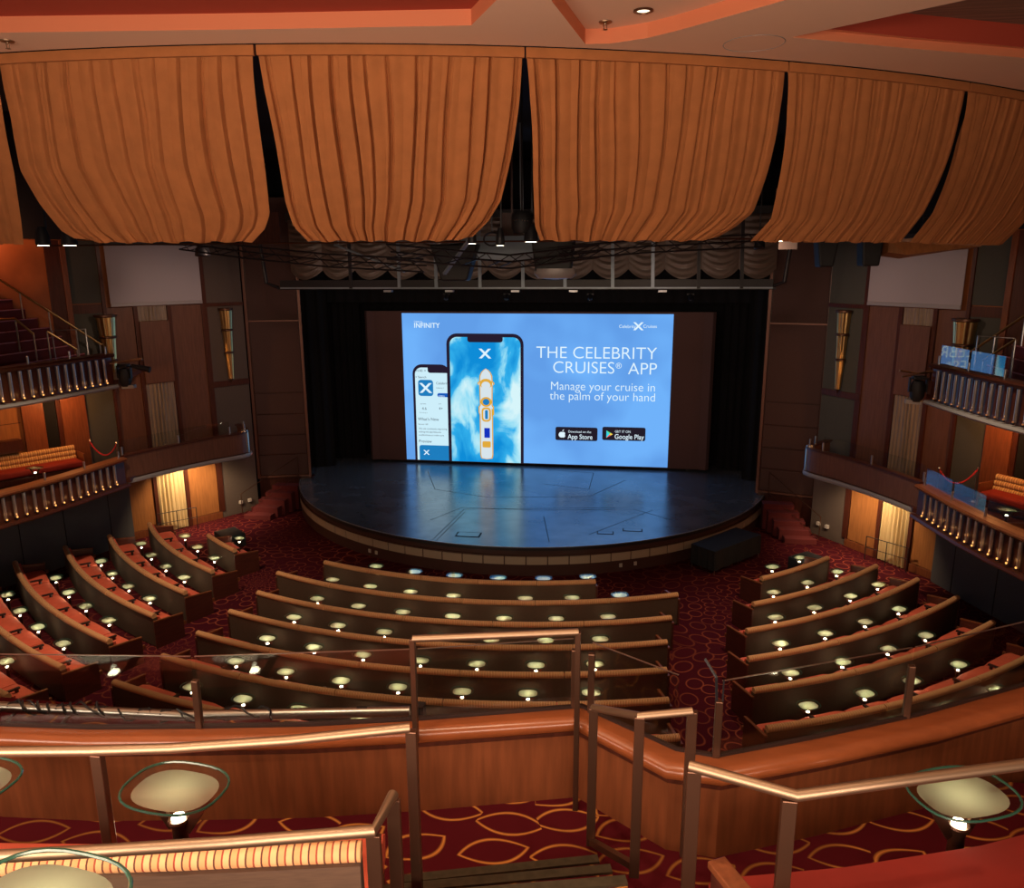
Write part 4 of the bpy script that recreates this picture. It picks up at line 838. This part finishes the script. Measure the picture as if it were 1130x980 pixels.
# ------------------------------------------------------------------ benches and cocktail tables in the stalls
def bench(R, a0, a1, label, group, name='theatre_bench', side=0, H=.86, seg=7.6):
    am = (a0+a1)/2; c = pol(R, am); t = thing(name, label, 'bench', (c.x, c.y, 0), group)
    P = arcpath(R, a0, a1)
    MB().sweep(P, [(-.13, .03), (0, .03), (.02, H-.1), (-.08, H-.1)]).build('back_panel', 'benchback', t)
    nseg = max(1, round((a1-a0)/seg)); da = (a1-a0)/nseg
    for i in range(nseg):
        Q = arcpath(R, a0+da*i+.04, a0+da*(i+1)-.04)
        pr = [(-.025+.07*math.cos(a*math.tau/12), H-.055+.066*math.sin(a*math.tau/12)) for a in range(12)]
        MB().sweep(Q, pr).build('bolster', 'bolster', t, smooth=True)
        MB().sweep(Q, [(-.2, .42), (-.12, .42), (-.10, H-.1), (-.15, H-.1)]).build('backrest_cushion', 'red', t, smooth=True)
    nc = max(1, round((a1-a0)*R*math.pi/180/1.14)); dc = (a1-a0)/nc; gp = math.degrees(.012/R)
    for i in range(nc):
        Q = arcpath(R, a0+dc*i+gp, a0+dc*(i+1)-gp, dc/6); vs = []; fs = []
        pr = [(-.66, .32), (-.14, .32), (-.14, .47), (-.25, .495), (-.45, .505), (-.62, .495), (-.68, .44)]
        for j, (p, n_) in enumerate(Q):
            e_ = (.0 if j in (0, len(Q)-1) else 1)
            for (o, z) in pr: vs.append((p.x+n_.x*o, p.y+n_.y*o, z-(.045*(1-e_) if z > .4 else 0)))
        kk = len(pr)
        for j in range(len(Q)-1):
            for h in range(kk): fs.append((j*kk+h, (j+1)*kk+h, (j+1)*kk+(h+1) % kk, j*kk+(h+1) % kk))
        fs += [list(range(kk)), [len(vs)-kk+h for h in range(kk)]]
        MB().add(vs, fs).build('seat_cushion', 'red', t, smooth=True)
    MB().sweep(P, [(-.57, .03), (-.13, .03), (-.13, .30), (-.57, .30)]).build('base', 'benchend', t)
    k_ = max(1, round((a1-a0)*R*math.pi/180/.62)); 
    for i in range(1, k_):
        if i % 2: continue
        a = a0+(a1-a0)*i/k_; u = Vector((math.sin(R_(a)), -math.cos(R_(a)))); p = pol(R, a)
        q0, q1 = p-u*.14, p-u*.5; MB().bar((q0.x, q0.y, .60), (q1.x, q1.y, .585), .06, .035).bar((q1.x+u.x*.06, q1.y+u.y*.06, .4), (q1.x+u.x*.06, q1.y+u.y*.06, .58), .05, .05).build('armrest', 'armdk', t)
    for a, sg in ((a0, -1), (a1, 1)):
        u = Vector((math.sin(R_(a)), -math.cos(R_(a)))); v = Vector((u.y, -u.x))*-sg*(-1); v = Vector((math.cos(R_(a)), math.sin(R_(a))))*sg; p = pol(R, a)
        prof = [(0.03, 0), (0.03, .68), (-.3, .64), (-.72, .60), (-.72, 0)]
        vs = [(p.x+u.x*o+v.x*w_, p.y+u.y*o+v.y*w_, z) for w_ in (.0, .045) for o, z in prof]
        m5 = [(4, 3, 2, 1, 0), (5, 6, 7, 8, 9)]+[(i, (i+1) % 5, 5+(i+1) % 5, 5+i) for i in range(5)]
        e = MB().add(vs, m5).build('end_panel', 'benchend', t, bevel=.006)
        q0, q1 = p+u*.03+v*.022, p-u*.73+v*.022; MB().bar((q0.x, q0.y, .695), (q1.x, q1.y, .615), .055, .025).build('end_cap', 'wood', e)
        q = p-u*.75+v*.02; MB().box((q.x, q.y, .36), (.05, .06, .09), R_(a)).build('aisle_light', 'wood', e)
    return t
ordw = ['front', 'second', 'third', 'fourth', 'fifth', 'sixth', 'seventh', 'eighth']
CB = [(12.17, -20.5, 15.5), (13.37, -23, 23.4), (14.53, -20.8, 20.5), (15.63, -19.9, 18.4), (16.76, -19.1, 16.9), (17.84, -18.5, 15.8), (19.0, -18.4, 15.2), (20.15, -18.6, 14.2)]
LB = [(13.05, -41.5, -33.4), (14.3, -51.0, -29.3), (15.5, -48.7, -26.7), (16.7, -47.5, -24.6), (17.98, -45.6, -23.5), (19.15, -43.5, -22.7), (20.3, -41, -22.2)]
RB = [(13.3, 34.5, 46.3), (14.45, 29.3, 48.2), (15.58, 25.5, 47.8), (16.7, 23.1, 46.5), (17.82, 21.3, 43.9), (19.02, 20.0, 42.5)]
for B_, nm in ((CB, 'centre'), (LB, 'left'), (RB, 'right')):
    for i, (r, a0, a1) in enumerate(B_):
        bench(r, a0, a1, f'curved bench with tan striped top roll, {ordw[i]} row from the stage in the {nm} block', f'curved benches of the {nm} seating block')
def table_proto(loc, label, group, sc=1.0, lamp=True):
    t = thing('cocktail_table', label, 'table', loc, group); c = Vector(loc); 
    def sup(rx, ry, n=28, e=2.6): return [(rx*math.copysign(abs(math.cos(a*math.tau/n))**(2/e), math.cos(a*math.tau/n)), ry*math.copysign(abs(math.sin(a*math.tau/n))**(2/e), math.sin(a*math.tau/n))) for a in range(n)]
    o = sup(.225, .165); MB().prism([(c.x+x, c.y+y) for x, y in o], c.z+.60, c.z+.612).build('glass_top', 'glass', t)
    pth = [(c.x+x, c.y+y, c.z+.606) for x, y in o]; MB().tube(pth+[pth[0]], .006, 6, False).build('glass_edge', 'gedge', t, smooth=True)
    MB().add([(c.x+x*.82, c.y+y*.78, c.z+.592) for x, y in o], [list(range(len(o)))]).build('frosted_diffuser', 'frost', t)
    MB().lathe([(.12, 0), (.11, .02), (.035, .04), (.032, .41), (.048, .445), (.044, .455), (0, .445)], c, 14).build('stem', 'brassdk', t, smooth=True)
    MB().lathe([(0, .458), (.030, .456), (.024, .468), (0, .475)], c, 12).build('lamp', 'bulb', t)
    for e in (-1, 1): MB().bar(c+Vector((e*.035, 0, .40)), c+Vector((e*.15, 0, .575)), .012, .045).build('fin', 'brassdk', t)
    return t
NT = 0; PROTO = None
def table(x, y, z, rz, label, group, e=.55):
    global PROTO, NT
    if PROTO is None: PROTO = table_proto((0, 0, 0), 'p', 'p')
    t = PROTO if NT == 0 else copy_tree(PROTO); NT += 1
    t.location = (x, y, z); t.rotation_euler = (0, 0, rz); t['label'] = label; t['group'] = group
    u = Vector((math.sin(rz), -math.cos(rz)))
    l = point('table_lamp_light', (x, y, z+.495), e*.28, (1, .95, .66), .012); return t
ordn = ['first', 'second', 'third', 'fourth', 'fifth', 'sixth', 'seventh']
TA = dict(centre=[(11.33, [-15, -8.9, -3.0, 3.1, 9.3, 15.4]), (12.6, [-17.5, -12.1, -6.8, -1.5, 6.9, 12.3, 17.9]), (13.76, [-15.7, -10.6, -5.6, -.4, 4.8, 10, 15.2]), (14.85, [-15.1, -10.3, -5.7, -.9, 4.0, 8.7, 13.5]),
                  (15.95, [-14.6, -10.1, -5.8, -1.1, 3.3, 7.8, 12.3]), (17.05, [-14.3, -10, -5.7, -1.6, 2.8, 7.2, 11.4]), (18.2, [-14.6, -10.6, -6.7, -2.7, 1.4, 5.4, 9.4])],
          left=[(12.19, [-40.3]), (13.45, [-46, -40.6, -35.4]), (14.7, [-46.3, -41.5, -36.8, -32.3]), (15.95, [-43.1, -38.7, -34.3, -30]), (17.18, [-41.2, -36.8, -32.7, -28.5]), (18.37, [-39.8, -35.7, -31.6, -27.4]), (19.46, [-36, -32, -27.9])],
          right=[(12.47, [40.3, 46]), (13.7, [34.7, 39.9, 45.4]), (14.84, [30.7, 35.5, 40.7, 45.5]), (15.95, [27.8, 32.4, 37.1, 41.8]), (17.08, [25.7, 30.2, 34.7, 39.1]), (18.22, [24.3, 28.5, 32.4, 37.0]), (19.2, [23.8, 27.9, 32, 36.1])])
for nm, rows in TA.items():
    for i, (r, an) in enumerate(rows):
        an = sorted(an)
        nw = ['one', 'two', 'three', 'four', 'five', 'six', 'seven']
        for j, a in enumerate(an):
            p = pol(r, a); 
            table(p.x, p.y, 0, R_(a), f'lit glass table, {nm} block, row {nw[i]} from the stage, {ordn[j]} from the left', f'cocktail tables of the {nm} seating block', (3.6, 6.0, 2.2, 4.6, 3.0)[(i*7+j*3) % 5])
# ------------------------------------------------------------------ beside the stage
t = thing('draped_table', 'long low folding table under a black cloth beside the stage front', 'table', (6.75, 22.6, 0))
c4 = [Vector((p.x, p.y)) for p in (atz(763, 600, .74), atz(789, 609, .74), atz(840, 590, .74), atz(812, 582, .74))]
MB().prism([tuple(p) for p in c4], .71, .74).build('top_cloth', 'cloth', t)
dd = MB(); cc = sum(c4, Vector((0, 0)))/4
for a, b in zip(c4, c4[1:]+c4[:1]):
    for i in range(20):
        f0, f1 = i/20, (i+1)/20; o0, o1 = .02*math.sin(i*1.3), .02*math.sin((i+1)*1.3); nn = Vector((b.y-a.y, -(b.x-a.x))).normalized()
        if nn.dot((a+b)/2-cc) < 0: nn = -nn
        p, q = a.lerp(b, f0), a.lerp(b, f1); dd.add([(p.x, p.y, .735), (q.x, q.y, .735), (q.x+nn.x*o1, q.y+nn.y*o1, .14), (p.x+nn.x*o0, p.y+nn.y*o0, .14)], [(0, 1, 2, 3)])
dd.build('hanging_cloth', 'cloth', t, smooth=True)
for p in c4: q = p.lerp(cc, .04); MB().tube([(q.x, q.y, 0), (q.x, q.y, .71)], .015, 6).build('leg', 'steel', t)
for s, nm in ((-1, 'left'), (1, 'right')):
    t = thing('stage_steps', f'dark red carpeted steps up to the {nm} side of the stage', 'stairs', (s*9.0, 25.0, 0)); 
    for i in range(5):
        MB().box((s*(9.3-.12*i), 24.6+.34*i+.2, .09*(i+1)), (1.0, .42, .18*(i+1))).build('step', 'redwall', t, bevel=.01)
    t = thing('stage_step_rail', f'thin slanting wire handrail over the steps {nm} of the stage', 'handrail', (s*9.5, 25.3, 0))
    a, b = Vector((s*9.85, 24.6, .95)), Vector((s*8.55, 26.6, 1.85))
    MB().tube([a, b], .014, 6).build('rail', 'brassdk', t); MB().tube([a-Vector((0, 0, .75)), b-Vector((0, 0, .7))], .01, 6).build('lower_rail', 'brassdk', t)
    for p in (a, b): MB().tube([(p.x, p.y, .2 if p is a else .9), p], .014, 6).build('post', 'brassdk', t)
    for i, tt in enumerate((-.35, .0)):
        p = facade(s, tt, .06); o = MB().box((p.x, p.y, .42), (.12, .12, .12), math.atan2(3.1, -2.1*s)).build('wall_socket', 'white', loc=(p.x, p.y, .36), bevel=.01); tag(o, f'small cream wall socket low on the {nm} wall near the stage, ' + ('the stage-side one' if i == 0 else 'the aisle-side one'), 'socket')
    # low barrier rail at the curtained doorway
    t = thing('doorway_rail', f'thin dark metal rail beside the curtained {nm} doorway', 'handrail', (s*11.0, 22.9, 0))
    a, b = Vector((s*11.85, 22.6, .75)), Vector((s*10.95, 23.5, .75))
    MB().tube([a, b], .014, 6).build('rail', 'blackp', t); MB().tube([a-Vector((0, 0, .35)), b-Vector((0, 0, .35))], .010, 6).build('lower_rail', 'blackp', t)
    for p in (a, a.lerp(b, .5), b): MB().tube([(p.x, p.y, 0), p], .014, 6).build('post', 'blackp', t)
    bx_ = MB().box((s*9.0, 22.1 if s < 0 else 22.3, .22), (.85, .7, .44), R_(s*40)).build('floor_case', 'speaker', loc=(s*9.0, 22.1 if s < 0 else 22.3, 0), bevel=.02); tag(bx_, f'low black equipment case on the carpet behind the short {nm} front bench', 'case')
# ------------------------------------------------------------------ the near balcony: landing, parapet, rails
FZ = 6.0
MB().box((3.2, .6, FZ-.1), (14, 7.0, .2)).build('floor_balcony', 'carpetnear', kind='structure')
MB().box((-1.2, -.75, FZ+.3), (7.2, 4.6, .6)).build('floor_balcony_tier', 'carpetnear', kind='structure')
CAP = [(-4.0, 3.9), (-1.5, 3.18), (.4, 3.10), (.9, 3.14), (1.42, 3.22), (2.0, 3.32), (2.55, 3.45), (3.37, 3.68), (3.84, 3.37), (4.05, 3.34), (4.55, 3.56), (5.15, 3.85), (5.85, 4.25), (7.5, 5.4), (10, 7.4)]
PP = polypath(CAP)     # left normal points away from the viewer (towards the stage)
WD = [1, 1, 1, 1, 1, 1, 1, 1.1, 1.6, 1.3, 1.4, 1.5, 1.7, 1.8, 1.8]     # the cap is deeper on the right
pz = thing('balcony_parapet', 'polished cherry wood parapet with rounded cap along the front of the near balcony', 'parapet', (3, 3.5, FZ))
def capsweep(prof):
    return [(p, n_*w) for (p, n_), w in zip(PP, WD)], prof
MB().sweep(*capsweep([(-.035, 5.5), (.03, 5.5), (.03, 6.42), (-.035, 6.42)])).build('front_panel', 'wood', pz)
MB().sweep(*capsweep([(-.03+.04*math.cos(R_(a)), 6.45+.045*math.sin(R_(a))) for a in (270, 235, 200, 170, 140, 110, 90)]+[(.03, 6.49), (.045, 6.46), (.045, 6.40)])).build('rounded_cap', 'woodtop', pz, smooth=True)
MB().sweep(*capsweep([(-.045, 6.385), (-.0, 6.385), (-.0, 6.41), (-.045, 6.41)])).build('cap_shadow_strip', 'wooddk', pz)  # dark strip standing in for the shadow line beneath the cap
MB().sweep(PP, [(.035, 6.47), (.055, 6.47), (.055, 6.505), (.035, 6.505)]).build('glass_channel', 'armdk', pz)
gl = thing('glass_balustrade', 'clear glass panels with bronze posts standing along the parapet cap', 'balustrade', (3, 3.6, 6.5))
GP = [(p+n_*.045) for p, n_ in PP]
def gseg(a, b, dz=0): MB().bar((a.x, a.y, 6.69+dz/2), (b.x, b.y, 6.69+dz/2), .01, .40+dz).build('glass_pane', 'glass', gl); MB().bar((a.x, a.y, 6.893+dz), (b.x, b.y, 6.893+dz), .008, .003).build('glass_edge', 'steel', gl)
P_ = [GP[1], GP[2], GP[4]+Vector((.03, 0)), GP[6], GP[7]+Vector((-.04, -.01)), GP[7]+Vector((.05, -.04)), GP[8], GP[9], GP[11]+Vector((-.07, -.03)), GP[12], GP[13]]
for i in (0, 1, 2, 3, 5, 7, 8, 9): a, b = P_[i], P_[i+1]; gseg(a.lerp(b, .01), b.lerp(a, .01))
for i, h in ((2, .27), (8, .30), (4, .34), (5, .34), (7, .30)):
    p = P_[i]; MB().box((p.x, p.y, 6.49+h/2), (.035, .03, h)).build('post', 'brassdk', gl, bevel=.004)
p = P_[7]; MB().tube([(p.x+.015, p.y, 6.78), (p.x+.015, p.y, 6.9)], .004, 6).tube([(p.x-.012, p.y, 6.78), (p.x-.02, p.y, 6.91), (p.x-.07, p.y+.06, 6.97)], .007, 6).build('clip', 'blackp', gl)
def rail(name, label, top, posts, r=.021, pw=(.045, .016), extra=None, m='brass'):
    t = thing(name, label, 'handrail', (posts[0][0].x, posts[0][0].y, FZ)); 
    MB().tube(top, r, 16).build('handrail_tube', m, t, smooth=True)
    for (a, zb) in posts: MB().bar((a.x, a.y, zb), (a.x, a.y, a.z), *pw).build('post', 'brassdk', t, bevel=.003)
    return t
Z = 7.1
tp = [atz(u, v, Z) for u, v in ((-160, 826), (0, 829.5), (100, 828.5), (188, 826), (320, 817), (452, 803))]
rail('balcony_handrail', 'long bronze handrail curving across the left foreground in front of the parapet', tp, [(atz(107, 832, Z-.03), 6.25), (atz(454, 806, Z-.03), FZ)], .019, (.042, .03))
Z = 7.02
tp = [atz(u, v, Z) for u, v in ((455, 705), (545, 701.5), (638, 697.5))]
rail('aisle_guard_rail', 'tall bronze guard rail above the parapet at the foot of the aisle', tp, [(tp[0], 6.45), (tp[2], FZ)], .018, (.028, .028))
Z = 6.96
tp = [atz(u, v, Z) for u, v in ((-200, 958), (0, 945), (120, 938.5), (250, 930), (412, 917), (434, 877))]
rail('bench_handrail', 'short bronze handrail behind the striped bench back at lower left', tp, [(atz(412, 921, Z-.02), FZ), (atz(434, 882, Z-.02), FZ)], .0205, (.05, .02))
tp = [atz(655, 781, 6.78), atz(706, 790.5, 6.98), atz(764, 785, 7.0)]
t = rail('stair_side_rail', 'low angled bronze rail with three posts right of the carpeted aisle landing', tp, [(tp[0], FZ+.03), (tp[1], FZ+.2), (tp[2], FZ+.3)], .0175, (.042, .03))
MB().bar((tp[0].x, tp[0].y, FZ+.05), (tp[1].x, tp[1].y, FZ+.25), .03, .03).build('base_bar', 'brassdk', t)
Z = 7.05
tp = [atz(u, v, Z) for u, v in ((761, 845), (879, 878), (1000, 861), (1150, 841))]
rail('balcony_handrail', 'bronze handrail with an elbow in the right foreground above the red seat', tp, [(atz(766, 850, Z-.02), FZ), (atz(871, 882, Z-.02), FZ)], .0205, (.05, .03))
# steps towards the viewer
t = thing('aisle_steps', 'carpeted aisle steps with brass nosings rising towards the viewer at the bottom', 'stairs', (3.1, 2.8, FZ))
for i in range(3):
    z1 = FZ+.15*(i+1); y0 = 2.83-.22*i; yy_ = lambda x: y0+(x-2.74)*.284
    MB().prism([(2.62, yy_(2.62)), (3.50+.06*i, yy_(3.5)), (3.56+.06*i, yy_(3.5)-.5), (2.66, yy_(2.62)-.5)], FZ+.002, z1).build('step', 'carpetnear', t); MB().bar((2.63, yy_(2.63)-.018, z1+.004), (3.50+.06*i, yy_(3.5)-.018, z1+.004), .045, .016).build('step_nosing', 'nosing', t)
# near benches
NC = Vector((0.9, 11.5))
def nbench(pts, label, z, depth=.64, m='red', arm_at=None, ends=True):
    t = thing('balcony_bench', label, 'bench', (pts[len(pts)//2][0], pts[len(pts)//2][1], z)); P = polypath(pts)   # normal towards the stage
    MB().sweep(P, [(-.03, z+.03), (.08, z+.03), (.05, z+.83), (-.01, z+.83)]).build('back_panel', 'benchback', t)
    MB().sweep(P, [(.03+.034*math.cos(a*math.tau/14), z+.856+.034*math.sin(a*math.tau/14)) for a in range(14)]).build('bolster', 'bolster', t, smooth=True)
    MB().sweep(P, [(.08, z+.30), (depth, z+.30), (depth+.02, z+.40), (depth-.05, z+.45), (.08, z+.44)]).build('seat_cushion', m, t, smooth=True)
    MB().sweep(P, [(.08, z+.0), (depth-.06, z+.0), (depth-.06, z+.30), (.08, z+.30)]).build('base', 'benchend', t)
    if arm_at is not None:
        p, n_ = P[arm_at]; e = MB().bar((p.x-.0*n_.x, p.y, z+.60), (p.x+n_.x*.58, p.y+n_.y*.58, z+.60), .07, .03).build('arm_cap', 'wood', t, bevel=.004)
        MB().bar((p.x, p.y, z+.3), (p.x+n_.x*.55, p.y+n_.y*.55, z+.3), .04, .58).build('end_panel', 'benchend', t)
    return t
nbench([(-1.5, 1.75), (0, 1.74), (1.0, 1.82), (1.56, 1.89), (2.15, 2.0), (2.72, 2.12)], 'balcony bench with tan striped top roll and red seat at lower left', FZ)
rs = thing('balcony_bench', 'deep red velvet bench with wooden arm at the lower right corner', 'bench', (5, 2.4, FZ))
SP = polypath([(4.12, 2.03), (4.66, 2.17), (5.3, 2.39), (6.2, 2.80)])
MB().sweep(SP, [(.0, 6.28), (.66, 6.28), (.69, 6.38), (.63, 6.46), (.3, 6.475), (0, 6.46)]).build('seat_cushion', 'reddk', rs, smooth=True); MB().sweep(SP, [(.0, 6.0), (.6, 6.0), (.6, 6.28), (0, 6.28)]).build('base', 'benchend', rs)
MB().sweep(SP, [(-.16, 6.0), (0, 6.0), (-.02, 6.80), (-.12, 6.80)]).build('back_panel', 'benchback', rs)
a, b = atz(790, 951, 6.62), atz(822, 990, 6.62); MB().bar(a, b+(b-a)*1.2, .075, .03).build('arm_cap', 'wood', rs, bevel=.004); q = b+(b-a)*1.2
MB().bar((a.x, a.y, 6.3), (q.x, q.y, 6.3), .035, .6).build('end_panel', 'benchend', rs)
for (u, v, nm) in ((38, 516, 'left'), (1112, 562, 'right')):
    q = atz(u, v, 3.29); table(q.x, q.y, 2.68, 0, f'small lit glass table beside the cream striped sofa on the {nm} lower balcony', 'balcony side tables', 1.5)
for (u, v, l, e) in ((193, 868, 'large glass topped table standing before the parapet at left', .12), (-38, 860, 'glass topped table cut off by the left edge of the picture', .12), (1063, 874, 'large glass topped table above the red velvet seat at right', .4), (42, 992, 'brightly lit glass table in the bottom left corner', 1.0)):
    q = atz(u, v, 6.61 if v < 950 else 7.21); o = table(q.x, q.y, FZ if v < 950 else FZ+.6, R_(-6 if u < 600 else 22), l, 'glass tables on the near balcony', e)
# lighting pipe with cables beyond the glass
t = thing('lighting_pipe', 'horizontal steel lighting pipe with tangled black cables just beyond the left parapet', 'pipe', (1, 3.7, 6.3))
A_ = [atz(u, v, 6.3) for u, v in ((-200, 772), (0, 780), (200, 790), (452, 785))]; MB().tube(A_, .03, 14).build('pipe', 'steel', t, smooth=True)
rnd = random.Random(4)
def apt(f): 
    f *= 3; i = min(2, int(f)); return A_[i].lerp(A_[i+1], f-i)
for k_ in range(9):
    f0 = .28+.46*rnd.random()*(1 if k_ % 3 else 1.05); L_ = rnd.uniform(.06, .16); pts = []
    for i in range(13):
        p = apt(min(.8, f0+L_*i/12)); pts.append(p+Vector((0, .035*math.cos(i*.8+k_), .012*math.sin(k_)+.035*math.sin(i*.8+k_)+.006*(i % 3))))
    MB().tube(pts, .006, 5).build('cable', 'blackp', t, smooth=True)
for f in (.30, .36, .45, .52, .60, .64, .93): p = apt(f); MB().tube([p+Vector((-.03, 0, 0)), p+Vector((.03, .01, 0))], .032, 10).build('clamp', 'blackp', t)
for f in (.34, .37, .47): p = apt(f); MB().bar(p, p+Vector((-.12, -.12, -.16)), .025, .012).build('stay', 'steel', t)
q = apt(1.0); MB().box(q+Vector((.06, 0, .0)), (.06, .06, .1)).build('end_clamp', 'blackp', t)
# floor steps seen through the glass at the left
t = thing('stalls_ramp_steps', 'shallow striped carpet steps in the aisle behind the left seating block', 'stairs', (-6.9, 12.0, 0))
for i in range(5): MB().box((-6.3+.1*i, 12.1-.32*i+.0, .02+.02*i), (1.5, .05, .02), .12).build('step_nosing', 'brass', t)
